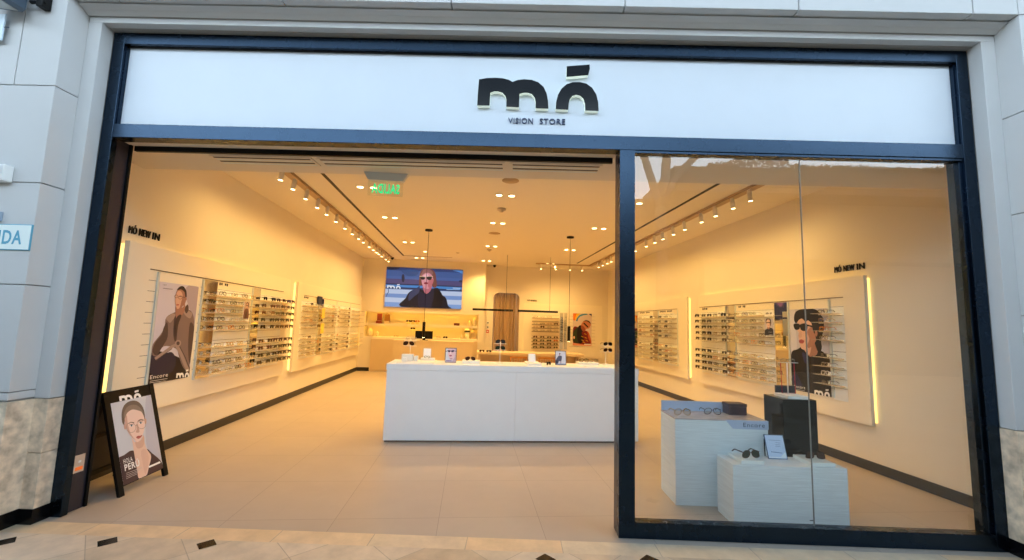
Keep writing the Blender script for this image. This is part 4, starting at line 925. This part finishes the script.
def face(a):
    a.rect(ink(206, 214, 232)); pk = ink(226, 196, 206)
    a.fill(ink(190, 170, 190), [(200, 100), (410, 105), (425, 200), (400, 470), (300, 460), (380, 300)]); a.fill(pk, [(205, 120), (250, 95), (350, 95), (400, 140), (400, 230), (370, 330), (330, 400), (280, 410), (240, 370), (205, 290), (195, 190)])
    a.fill(ink(70, 50, 84), [(190, 150), (265, 155), (260, 195), (225, 205), (195, 190)]); a.fill(ink(70, 50, 84), [(285, 155), (360, 150), (355, 190), (320, 205), (288, 195)]); a.line(ink(70, 60, 100), [(130, 185), (200, 165)], 16); a.line(ink(70, 60, 100), [(355, 165), (430, 180)], 16)
    a.fill(ink(160, 80, 120), ell(268, 300, 34, 20, 10)); a.fill(ink(240, 225, 230), ell(268, 225, 14, 32, 8)); a.fill(ink(170, 130, 160), ell(285, 385, 40, 14, 10)); a.line(ink(150, 120, 170), [(150, 435), (300, 440)], 30)
tablet(2.62, 2.77, 2.26, ZT, 1.13, 'small framed close-up of face in glasses, left half of counter', face, [(140, 100), (425, 105), (405, 470), (130, 465)])
def seat(a):
    a.rect(ink(216, 218, 234)); a.fill(ink(86, 88, 112), [(210, 280), (250, 250), (315, 260), (318, 330), (300, 400), (240, 400), (215, 480), (158, 485), (165, 360)]); a.fill(ink(60, 60, 80), [(160, 370), (215, 380), (215, 480), (158, 485)])
    a.fill(ink(190, 150, 160), ell(262, 215, 18, 32, 10)); a.fill(ink(70, 56, 70), ell(266, 192, 18, 14, 8)); a.fill(ink(160, 140, 180), [(285, 400), (305, 400), (300, 470), (285, 470)]); a.fill(ink(150, 170, 210), [(240, 462), (430, 466), (430, 488), (160, 486)])
tablet(4.10, 4.25, 2.25, ZT, 1.13, 'small framed picture of seated person in grey, right half of counter', seat, [(155, 130), (420, 135), (432, 490), (158, 485)])

# --- window plinths
t = thing('display_plinth', 'tall whitewashed plinth with marble top inside the window', 'plinth', (5.07, .785, 0), 'F')
part('body', MB().box(4.673, 5.46, .602, .965, .001, .70, whitewood, .002), t); part('marble_top', MB().box(4.673, 5.46, .602, .965, .7005, .712, marble_m, .001), t)
single('backing_card', MB().box(4.676, 5.36, .953, .963, .7125, .80, blue_paper, .001), 'long pale blue card standing along back of tall plinth', 'card', (5.0, .958, .7125), 'F')
mb = MB(); pf = [at(650+x/9.31, 390+y/9.31, 'y', .599, 'F') for x, y in ((700, 272), (775, 360))]; q = at(766, 429.3, 'y', .599, 'F')
mb.prism([(pf[0].x, .711), (pf[1].x, pf[1].z), (5.463, pf[1].z), (5.463, .711)], 'y', .597, .6005, blue_paper); 
p = at(743.5, 430.2, 'y', .596, 'F'); p2 = at(765, 430.5, 'y', .596, 'F')
single('hanging_card', mb, 'pale blue Encore card hanging over front of tall plinth', 'card', (5.3, .599, .63), 'F')
LB = bpy.data.objects['hanging_card']; BASE['hanging_card'] = Vector((5.3, .599, .63))
mb = MB(); text_on(mb, 'Encore', (p.x, .5962, pf[1].z+.018), (min(5.455, p2.x)-p.x, 0, 0), (0, 0, .034), ink(40, 48, 70)); part('lettering', mb, LB, 'dark Encore lettering', False)
def glz(px, py, z, *k, **kw):
    p = at(px, py, 'z', z, 'F'); return (p.x, p.y, z)
put_glasses(fg, clear_lens, glz(682.5, 415.5, .7125), .1, 'gold wire glasses at left on the marble plinth top', 'glasses', 'F', th=.0035, p=2.1, rz=.022, scale=1.12)
put_glasses(ft, clear_lens, glz(712.5, 414.8, .7125), -.05, 'round amber glasses nearest the dark box on the marble plinth', 'glasses', 'F', th=.0035, p=2.1, rz=.022, scale=1.12)
p = at(729.0, 414.9, 'z', .7125, 'F'); p2 = at(747.8, 415.8, 'z', .7125, 'F')
t = thing('storage_box', 'dark plum leather box on the marble plinth top', 'box', ((p.x+p2.x)/2, p.y+.07, .7125), 'F')
part('body', MB().box(p.x, p2.x, p.y, p.y+.12, .7127, .785, plum, .004), t); part('lid', MB().box(p.x-.003, p2.x+.003, p.y-.003, p.y+.123, .7855, .812, plum, .004), t)
t = thing('display_plinth', 'glossy black square plinth inside the window', 'plinth', (5.727, .727, 0), 'F')
part('body', MB().box(5.585, 5.869, .585, .87, .001, .9, gloss_black, .003), t)
ZB = .9005
p = at(774, 392.6, 'z', ZB, 'F'); p2 = at(805.5, 398.6, 'z', ZB, 'F'); p3 = at(785, 398.6, 'z', ZB, 'F')
single('display_block', MB().box(p3.x+.012, p2.x-.01, .60, .80, ZB, ZB+.026, tb_white, .002), 'white block on the black plinth', 'display block', (5.7, .7, ZB), 'F')
zb2 = ZB+.027
xa, xb = at(776, 388, 'y', .84, 'F').x, at(795, 388, 'y', .84, 'F').x
single('dark_case', MB().box(xa, xb, .84, .862, ZB, ZB+.085, mat('dark_leather', (44, 40, 44), .4), .003).box(xa+.02, xb-.02, .8385, .8398, ZB+.03, ZB+.055, mat('dark_leather_d', (34, 34, 42), .3)), 'dark upright case at back of black plinth', 'case', (5.68, .85, ZB), 'F')
pl_ = [at(x, 391.5, 'y', .73, 'F') for x in (781.5, 795.5, 788)]; pt_ = at(788, 363, 'y', .73, 'F')
t = thing('eyeglasses_stand', 'white rod stand with red side legs on the black plinth', 'stand', (pl_[2].x, .73, zb2), 'F')
part('red_legs', MB().tube([(pl_[0].x, .73, pt_.z), (pl_[0].x+.006, .73, zb2+.005), (pl_[1].x, .73, zb2+.005), (pl_[1].x-.004, .73, pt_.z)], .0035, red_m, 8), t, 'dark red legs')
part('rod', MB().tube([(pl_[2].x, .73, zb2+.0002), (pl_[2].x, .73, pt_.z)], .0055, tb_white, 8), t); part('arm', MB().box(pl_[0].x-.02, pl_[1].x+.03, .724, .736, pt_.z+.0005, pt_.z+.005, steel_m, .001), t)
put_glasses(fsil, clear_lens, (pl_[2].x+.005, .73, pt_.z+.0055), 0, 'silver glasses on top of the stand with red legs', 'glasses', 'F', th=.002, thin=True, rz=.014)
t = thing('display_plinth', 'low whitewashed wood grain plinth nearest the window glass', 'plinth', (5.42, .39, 0), 'F')
part('body', MB().box(4.985, 5.857, .262, .522, .001, .445, whitewood, .002), t); part('badge', MB().box(5.555, 5.58, .2605, .2615, .055, .062, dgrey), t)
ZC2 = .4455
def pf2(x, y): q = at(x, y, 'z', ZC2, 'F'); return q
a_, b_, c_ = pf2(729.5, 456.2), pf2(741.4, 464.1), pf2(762.6, 463.8)
yb = max(.28, b_.y); x0 = b_.x; x1 = c_.x
t = single('display_block', MB().box(x0, x1, yb, .50, ZC2, ZC2+.028, mat('block_aqua_white', (226, 236, 236), .4), .004), 'white block under green sunglasses on low plinth', 'display block', ((x0+x1)/2, .4, ZC2), 'F')
p = at(751, 458.2, 'z', ZC2+.0285, 'F'); put_glasses(ft, lgr, (p.x, p.y, ZC2+.0285), .2, 'green-lensed sunglasses on white block at left of low plinth', 'sunglasses', 'F', p=2.4, rz=.022, scale=1.15)
b_, c_ = pf2(805, 463.6), pf2(829, 464.3)
t = single('display_block', MB().box(b_.x, c_.x, yb, .50, ZC2, ZC2+.028, mat('block_aqua_white', (226, 236, 236), .4), .004), 'white block under brown sunglasses on low plinth', 'display block', ((b_.x+c_.x)/2, .4, ZC2), 'F')
p = at(815.5, 459.0, 'z', ZC2+.0285, 'F'); put_glasses(fb, lbr, (p.x, p.y, ZC2+.0285), -.05, 'square brown sunglasses on white block at right of low plinth', 'sunglasses', 'F', p=3.6, scale=1.1)
b_, c_ = pf2(768.5, 458.9), pf2(788, 459.6); yk = (b_.y+c_.y)/2; tl = at(763.6, 434.3, 'y', yk+.05, 'F')
t = thing('picture_frame', 'tilted pale blue card frame on middle of low plinth', 'picture frame', ((b_.x+c_.x)/2, yk, ZC2), 'F')
A = Vector((c_.x-b_.x, 0, 0)); B = Vector((tl.x-b_.x, .05, tl.z-ZC2)); P = Vector((b_.x, yk, ZC2)); N = A.cross(B).normalized(); N = N if N.y < 0 else -N
part('frame', obox(MB(), P, A, B, -N*.006, mat('frame_blue_grey', (60, 86, 120), .35)), t); part('strut', obox(MB(), P+A*.1+Vector((0, .08, 0)), A*.05, Vector((-.02, -.03, B.z*.8)), Vector((0, .004, 0)), black_m), t)
a = Art([(545, 130), (795, 125), (880, 480), (615, 480)], P+A*.03+B*.03+N*.0008, A*.94, B*.94, N, .0003); a.rect(ink(196, 216, 244)); a.fill(ink(232, 240, 250), [(785, 450), (845, 375), (872, 470)], False); a.line(ink(236, 242, 250), [(612, 462), (872, 466)], 12)
for y in (200, 235, 265, 290): a.line(ink(140, 164, 200), [(700 if y > 210 else 605, y), (770, y+3)], 8)
a.line(ink(120, 146, 186), [(640, 378), (800, 392)], 12); part('print', a.mb, t, normals=False)

# --- back of the shop
t = thing('niche_light', 'thin warm light strip under top of the upper back niche', 'light', (1.5, 9.44, 1.742)); part('strip', MB().box(-.1, 3.12, 9.43, 9.45, 1.743, 1.7495, glow('niche_glow', (255, 190, 50), 22)), t)
t = thing('niche_light', 'thin warm light strip under the shelf of the back niche', 'light', (1.5, 9.44, 1.332)); part('strip', MB().box(-.1, 3.12, 9.43, 9.45, 1.333, 1.3395, glow('niche_glow', (255, 190, 50), 22)), t)
Z1, Z2 = 1.3855, 1.0005
def vase(u, v, z, r, h, lab): single('vase', MB().lathe([(0, 0), (r*.6, 0), (r*.95, h*.35), (r, h*.6), (r*.8, h*.82), (r*.35, h*.93), (r*.4, h), (r*.2, h)], (u, v, z), vase_m, 20), lab, 'vase', (u, v, z))
vase(3.06, 9.55, Z1, .06, .26, 'big cream vase at right end of upper niche shelf'); vase(2.9, 9.55, Z1, .045, .17, 'small cream vase beside big one on upper niche shelf')
vase(-.01, 9.53, Z2, .075, .24, 'big cream vase at left end of lower niche shelf'); vase(.19, 9.55, Z2, .05, .15, 'small cream vase beside big one on lower niche shelf')
brn = mat('brown_leather', (150, 104, 40), .5); bur = mat('red_leather', (128, 50, 36), .5)
t = thing('leather_case', 'tall reddish leather case at left of upper niche shelf', 'case', (.24, 9.53, Z1)); part('body', MB().box(.17, .31, 9.5, 9.56, Z1+.08, Z1+.29, bur, .008), t); part('stand', MB().box(.15, .32, 9.46, 9.6, Z1, Z1+.075, bur, .006), t)
t = thing('leather_case', 'brown leather case beside reddish one on upper niche shelf', 'case', (.46, 9.53, Z1)); part('body', MB().box(.38, .54, 9.5, 9.56, Z1+.075, Z1+.27, brn, .008), t); part('stand', MB().box(.40, .53, 9.48, 9.58, Z1, Z1+.07, tanwood, .004), t); part('handle', MB().tube([(.43, 9.53, Z1+.271), (.44, 9.53, Z1+.3), (.48, 9.53, Z1+.3), (.49, 9.53, Z1+.271)], .006, brn, 6), t)
for i, (u, k) in enumerate(((1.09, 'black sunglasses'), (1.22, 'burgundy sunglasses'), (1.35, 'amber sunglasses'))):
    single('display_block', MB().box(u-.045, u+.045, 9.5, 9.6, Z1, Z1+.07, mat('block_cream', (236, 200, 120), .5), .003), 'cream block, %s of three on upper niche shelf' % ORD[i], 'display block', (u, 9.55, Z1), 'I', 'cream blocks in niche')
    glasses_at(k, u, 9.505, Z1+.0705, 0, '%s on the %s cream block of upper niche shelf' % (k, ORD[i]), 'sunglasses in the back niche')
single('leather_case', MB().box(2.44, 2.61, 9.5, 9.58, Z1, Z1+.075, mat('dark_red_leather', (84, 34, 26), .5), .01), 'low dark red case at right of upper niche shelf', 'case', (2.52, 9.54, Z1))
glasses_at('amber-framed glasses', .75, 9.5, Z2+.001, 0, 'amber glasses at left on the lower niche shelf', 'glasses in the lower niche'); glasses_at('black sunglasses', 1.23, 9.5, Z2+.241, 0, 'black sunglasses on stand in the lower niche', 'glasses in the lower niche')
t = thing('eyeglasses_stand', 'thin stand with black sunglasses in the lower niche', 'stand', (1.23, 9.515, Z2)); part('base', MB().box(1.19, 1.27, 9.5, 9.56, Z2, Z2+.01, tb_white), t); part('rod', MB().tube([(1.23, 9.53, Z2+.0105), (1.23, 9.53, Z2+.235)], .004, tb_white, 6), t); part('arm', MB().box(1.16, 1.3, 9.49, 9.545, Z2+.2355, Z2+.24, tb_white), t)
glasses_at('clear black glasses', 2.0, 9.5, Z2+.001, 0, 'black glasses right of the monitor on lower niche shelf', 'glasses in the lower niche'); glasses_at('black sunglasses', 2.2, 9.5, Z2+.001, 0, 'black sunglasses farther right of monitor on lower niche shelf', 'glasses in the lower niche')
t = thing('glass_jar', 'pale jar with dark band under domed lid in lower niche', 'jar', (2.85, 9.52, Z2)); part('body', MB().lathe([(0, 0), (.06, 0), (.06, .2), (0, .2)], (2.85, 9.52, Z2), tb_white, 18), t); part('band', MB().lathe([(.062, .201), (.085, .205), (.085, .235), (.062, .24)], (2.85, 9.52, Z2), black_m, 18), t); part('lid', MB().lathe([(.0, .242), (.088, .242), (.08, .275), (.03, .3), (0, .302)], (2.85, 9.52, Z2), tb_white, 18), t)
single('picture_frame', MB().box(2.96, 3.12, 9.54, 9.56, Z2, Z2+.27, mat('photo_grey', (196, 176, 140), .5), .003), 'plain pale frame at right end of lower niche shelf', 'picture frame', (3.04, 9.55, Z2))
single('bottle', MB().lathe([(0, 0), (.025, 0), (.025, .09), (.008, .13), (.008, .15), (0, .15)], (2.68, 9.52, Z2), tb_white, 14), 'small white spray bottle on lower niche shelf', 'bottle', (2.68, 9.52, Z2))
t = thing('base_cabinet', 'cream base cabinet under the back niche', 'cabinet', (1.6, 9.36, 0)); part('carcass', MB().box(.075, 3.17, 9.335, 9.399, .001, .985, wall_m, .002), t)
for i in range(4): part('door', MB().box(.08+.7725*i, .08+.7725*i+.768, 9.318, 9.3345, .02, .93, tanwood, .001), t)
t = thing('back_counter', 'tan cash counter in front of the back niche', 'counter', (2.0, 8.6, 0)); part('body', MB().box(.87, 3.06, 8.4, 8.95, .001, .925, tanwood, .003), t); part('countertop', MB().box(.86, 3.07, 8.39, 8.96, .9255, .955, tanwood, .002), t)
t = thing('monitor', 'black monitor seen from behind on the cash counter', 'monitor', (1.66, 8.65, .9555)); part('panel', MB().box(1.42, 1.90, 8.63, 8.655, 1.0, 1.215, black_m, .006), t); part('stand', MB().box(1.62, 1.70, 8.657, 8.68, .965, 1.12, black_m), t); part('foot', MB().box(1.55, 1.77, 8.58, 8.72, .9557, .9645, black_m, .003), t)
t = thing('desk', 'long tan consulting desk at the back under bar pendants', 'desk', (4.4, 7.75, 0)); part('desktop', MB().box(3.14, 5.9, 7.4, 8.1, .69, .75, tanwood, .003), t)
for u in (3.2, 5.8): part('side_panel', MB().box(u-.03, u+.03, 7.45, 8.05, .001, .6895, tanwood, .002), t)
part('modesty_panel', MB().box(3.231, 5.769, 7.85, 7.88, .2, .6895, tanwood), t)
for i, (px, k) in enumerate(((481.8, 'burgundy sunglasses'), (488.8, 'black sunglasses'))):
    u = at(px, 352, 'y', 7.5).x; glasses_at(k, u, 7.47, .7515, .0, '%s at the left end of the lit back desk' % k, 'sunglasses on the back desk')
def chair(u, v, lab):
    t = thing('dining_chair', lab, 'chair', (u, v, 0), 'I', 'oak chairs at the back desk')
    part('seat', MB().box(u-.2, u+.2, v-.2, v+.2, .42, .45, wood_m, .006), t)
    for a_ in (-1, 1):
        for b_ in (-1, 1): part('leg', MB().tube([(u+a_*.18, v+b_*.18, .001), (u+a_*.17, v+b_*.17, .4195 if b_ > 0 else .4195)], [.014, .018], wood_m, 8), t)
    mb = MB(); mb.tube([(u-.18, v-.19, .4505), (u-.19, v-.21, .68)], .015, wood_m, 8); mb.tube([(u+.18, v-.19, .4505), (u+.19, v-.21, .68)], .015, wood_m, 8); mb.box(u-.21, u+.21, v-.225, v-.2, .655, .70, wood_m, .006)
    for q in range(5): mb.tube([(u-.12+.06*q, v-.19, .4505), (u-.12+.06*q, v-.212, .66)], .007, wood_m, 6)
    part('backrest', mb, t)
chair(4.83, 7.1, 'oak chair with spindle back at the back desk, right one'); chair(4.13, 7.1, 'oak chair with spindle back at the back desk, left one')
mb = MB(); K = 96; vs = []
for i in range(K+1):
    u = 3.60+.90*i/K; w = .028*math.sin(i*2*PI/12.0)+.01*math.sin(i*.7); vs.append((u, VR+.17+w))
mb.prism(vs+[(u, v+.006) for u, v in reversed(vs)], 'z', .012, 2.52, curtain_m)
single('curtain', mb, 'tan floor-length curtain filling the rounded doorway at back', 'curtain', (4.05, VR+.17, 0))
for z, nm, m_, lab, c_ in ((1.50, 'light_switch', black_m, 'upper wall switch left of the curtain', 'switch'), (1.365, 'light_switch', black_m, 'lower wall switch left of the curtain', 'switch'), (1.23, 'fire_alarm', mat('alarm_red', (190, 30, 24), .4), 'red fire alarm call point left of the curtain', 'alarm')):
    t = thing(nm, lab, c_, (3.48, VR-.001, z-.045)); part('plate', MB().box(3.44, 3.52, VR-.012, VR-.0005, z-.045, z+.045, dev_white if c_ == 'switch' else m_, .002), t); part('button', MB().box(3.46, 3.50, VR-.0165, VR-.0125, z-.02, z+.02, m_ if c_ == 'switch' else dev_white, .001), t)

# --- devices on the left facade pier
t = thing('floodlight', 'dark grey floodlight at top of the left facade pier', 'floodlight', (-.40, -.27, 3.62), 'F')
dx, dz = -.115, .065
part('housing', MB().prism([(-.47+dx, 3.575+dz), (-.245+dx, 3.545+dz), (-.225+dx, 3.565+dz), (-.215+dx, 3.8+dz), (-.47+dx, 3.8+dz)], 'y', -.46, -.32, dgrey), t); part('lens', MB().prism([(-.455+dx, 3.5725+dz), (-.26+dx, 3.5465+dz), (-.26+dx, 3.544+dz), (-.455+dx, 3.570+dz)], 'y', -.445, -.335, mat('flood_lens', (190, 192, 190), .2)), t)
part('bracket', MB().box(-.26, -.215, -.33, -.266, 3.66, 3.80, black_m, .004).tube([(-.32, -.31, 3.70), (-.205, -.31, 3.70)], .014, black_m, 10), t)
t = thing('emergency_light', 'white twin-lamp emergency unit on the left facade pier', 'emergency light', (-.36, -.268, 2.34), 'F')
part('housing', MB().box(-.6, -.30, -.33, -.2655, 2.35, 2.47, dev_white, .012), t); part('lamp', MB().tube([(-.372, -.331, 2.42), (-.372, -.36, 2.42)], [.045, .045], dev_white, 18), t); part('lens', MB().tube([(-.372, -.3605, 2.42), (-.372, -.366, 2.42)], [.036, .033], mat('lamp_lens_blue', (150, 186, 216), .15), 18), t); part('vent', MB().box(-.325, -.305, -.3315, -.3305, 2.40, 2.455, grey), t)
single('junction_box', MB().box(-.42, -.33, -.30, -.2655, 2.075, 2.14, mat('box_grey_blue', (150, 166, 184), .5), .004), 'small grey box above the exit sign on left pier', 'box', (-.37, -.28, 2.07), 'F')
t = thing('exit_sign', 'white sign with blue SALIDA lettering on the left facade pier', 'exit sign', (-.35, -.268, 1.87), 'F')
sblue = mat('sign_blue', (86, 160, 188), .5)
part('plate', MB().box(-.60, -.10, -.275, -.2655, 1.872, 2.055, sblue, .002).box(-.594, -.106, -.2765, -.2752, 1.878, 2.049, mat('sign_pale', (226, 238, 236), .4)), t)
mb = MB(); text_on(mb, 'SALIDA', (-.50, -.277, 1.912), (.34, 0, 0), (0, 0, .10), sblue, .02, .001, (0, -1, 0)); part('lettering', mb, t, 'blue SALIDA lettering', False)
n0, n1 = at(6, 14, 'y', -.30, 'F'), at(1.5, 40, 'y', -.30, 'F')
t = thing('notice_plate', 'pale blue notice plate at top left edge of the facade', 'notice', (-.6, -.27, 3.35), 'F'); part('plate', MB().prism([(-.8, n0.z-.02), (n0.x, n0.z), (n1.x, n1.z), (-.8, n1.z-.02)], 'y', -.302, -.294, mat('notice_pale', (186, 206, 220), .4)), t); part('bracket', MB().box(-.66, -.64, -.2935, -.2655, n1.z+.04, n0.z-.06, dgrey).tube([(n0.x-.01, -.298, (n0.z+n1.z)/2), (n0.x+.035, -.298, (n0.z+n1.z)/2)], .004, dgrey, 6), t)
# ================================================================== OUTSIDE, across the court (seen mirrored in the glass)
opp = mat('opposite_render_shaded', (104, 92, 78), .8, noise=.05, nscale=2)  # base colour darkened to stand in for a shaded arcade
mb = MB(); mb.box(8.97, 24, -16, -12, 6.80, 7.5, opp); mb.box(9.1, 24, -16, -12.12, 6.6, 6.8, opp); mb.box(9.0, 24, -16, -12.05, 7.02, 7.08, opp)
mb.box(-12, 9.1, -16, -12.3, 4.6, 6.3, opp); mb.box(-12, 24, -16, -13.4, 0, 6.6, opp); mb.box(-14, -12, -16, -1.5, 0, 7.4, opp); mb.box(24, 26, -16, -1.5, 0, 7.4, opp)  # last two boxes: unseen side wings added to cut horizon light from the sides
for i in range(4): mb.box(-11.6+11*i, -10.7+11*i, -13.4, -12.9, 0, 4.2, opp)
mb.box(-12, 24, -16, -12.4, 4.2, 4.7, opp)
struct('wall_opposite', mb, 'F')
leaf = mat('parapet_leaf', (62, 64, 40), .6, noise=.3, nscale=30)
mb = MB(); rnd = random.Random(3)
for i in range(5200):
    x = rnd.uniform(10.2, 22.5); hgt = .10+.22*(math.sin(x*1.7)*.5+.5)*(math.sin(x*.61+1)*.5+.6) + (.35 if 11.2 < x < 13.2 else 0)
    c = Vector((x, -12.0+rnd.uniform(-.5, .14), 7.5+rnd.uniform(-.25, 1)*hgt)); r = rnd.uniform(.04, .09)
    a = Vector((rnd.uniform(-1, 1), rnd.uniform(-1, 1), rnd.uniform(-1, 1))).normalized(); b = a.orthogonal().normalized()
    mb.poly([c-a*r, c+b*r*.5, c+a*r, c-b*r*.5], leaf)
me = mb.mesh('parapet_hedge', (15, -12, 7.5), False); o = bpy.data.objects.new('parapet_hedge', me); COL.objects.link(o); o.location = (15, -12, 7.5)
tag(o, 'low green planting along the parapet mirrored in the shop glass', 'plants', kind='stuff')
bark = mat('pale_bark', (150, 138, 122), .8, noise=.2, nscale=12)
t = thing('branching_tree', 'bare pale tree with three thick limbs mirrored in the shop glass', 'tree', (8.45, -11.9, 0), 'F')
part('trunk', MB().tube([(8.45, -11.9, 0), (8.47, -11.9, 3), (8.42, -11.9, 5.9)], [.3, .22, .2], bark, 12), t)
part('limb', MB().tube([(8.38, -11.9, 5.85), (8.1, -11.9, 6.9), (7.75, -11.9, 8.0), (7.3, -11.9, 9.4)], [.17, .14, .13, .1], bark, 10), t)
part('limb', MB().tube([(8.47, -11.9, 5.85), (8.6, -11.9, 7.0), (8.7, -11.9, 8.6), (8.75, -11.9, 9.8)], [.19, .17, .15, .1], bark, 10), t)
part('limb', MB().tube([(8.5, -11.88, 6.2), (9.1, -11.8, 7.2), (9.9, -11.7, 8.0), (11.2, -11.6, 9.2)], [.15, .13, .12, .1], bark, 10), t)
part('foliage', (lambda m_: [m_.poly([c-a*r, c+b*r*.5, c+a*r, c-b*r*.5], leaf) for c, a, b, r in
   [(lambda c, a, r: (c, a, a.orthogonal().normalized(), r))(Vector((8.9+rnd.gauss(0, .45), -11.75+rnd.gauss(0, .15), 6.0+rnd.gauss(0, .16))), Vector((rnd.uniform(-1, 1), rnd.uniform(-1, 1), rnd.uniform(-1, 1))).normalized(), rnd.uniform(.03, .07)) for _ in range(420)]] and m_)(MB()), t, normals=False)

# world: bright hazy horizon, bluer zenith
wd = bpy.data.worlds.new('sky'); S.world = wd; wd.use_nodes = True; nt = wd.node_tree; bg = nt.nodes['Background']
tc = nt.nodes.new('ShaderNodeTexCoord'); sp = nt.nodes.new('ShaderNodeSeparateXYZ'); cr = nt.nodes.new('ShaderNodeValToRGB')
nt.links.new(tc.outputs['Generated'], sp.inputs[0]); nt.links.new(sp.outputs[2], cr.inputs[0]); nt.links.new(cr.outputs[0], bg.inputs[0])
e = cr.color_ramp.elements; e[0].position = 0; e[0].color = (.70, .86, 1, 1); e[1].position = 1
for p, c in ((.415, (.70, .86, 1, 1)), (.48, (.09, .13, .18, 1)), (.7, (.045, .07, .105, 1))):
    x = cr.color_ramp.elements.new(p); x.color = c
e = cr.color_ramp.elements; e[len(e)-1].color = (.02, .033, .052, 1)
bg.inputs[1].default_value = 8.0
S.view_settings.view_transform = 'Standard'; S.view_settings.look = 'None'; S.view_settings.gamma = 1; S.view_settings.exposure = 0
S.view_settings.use_curve_mapping = False
S.cycles.use_denoising = True
S.cycles.max_bounces = 10; S.cycles.diffuse_bounces = 5; S.cycles.glossy_bounces = 4; S.cycles.transparent_max_bounces = 12
S.cycles.sample_clamp_indirect = 6
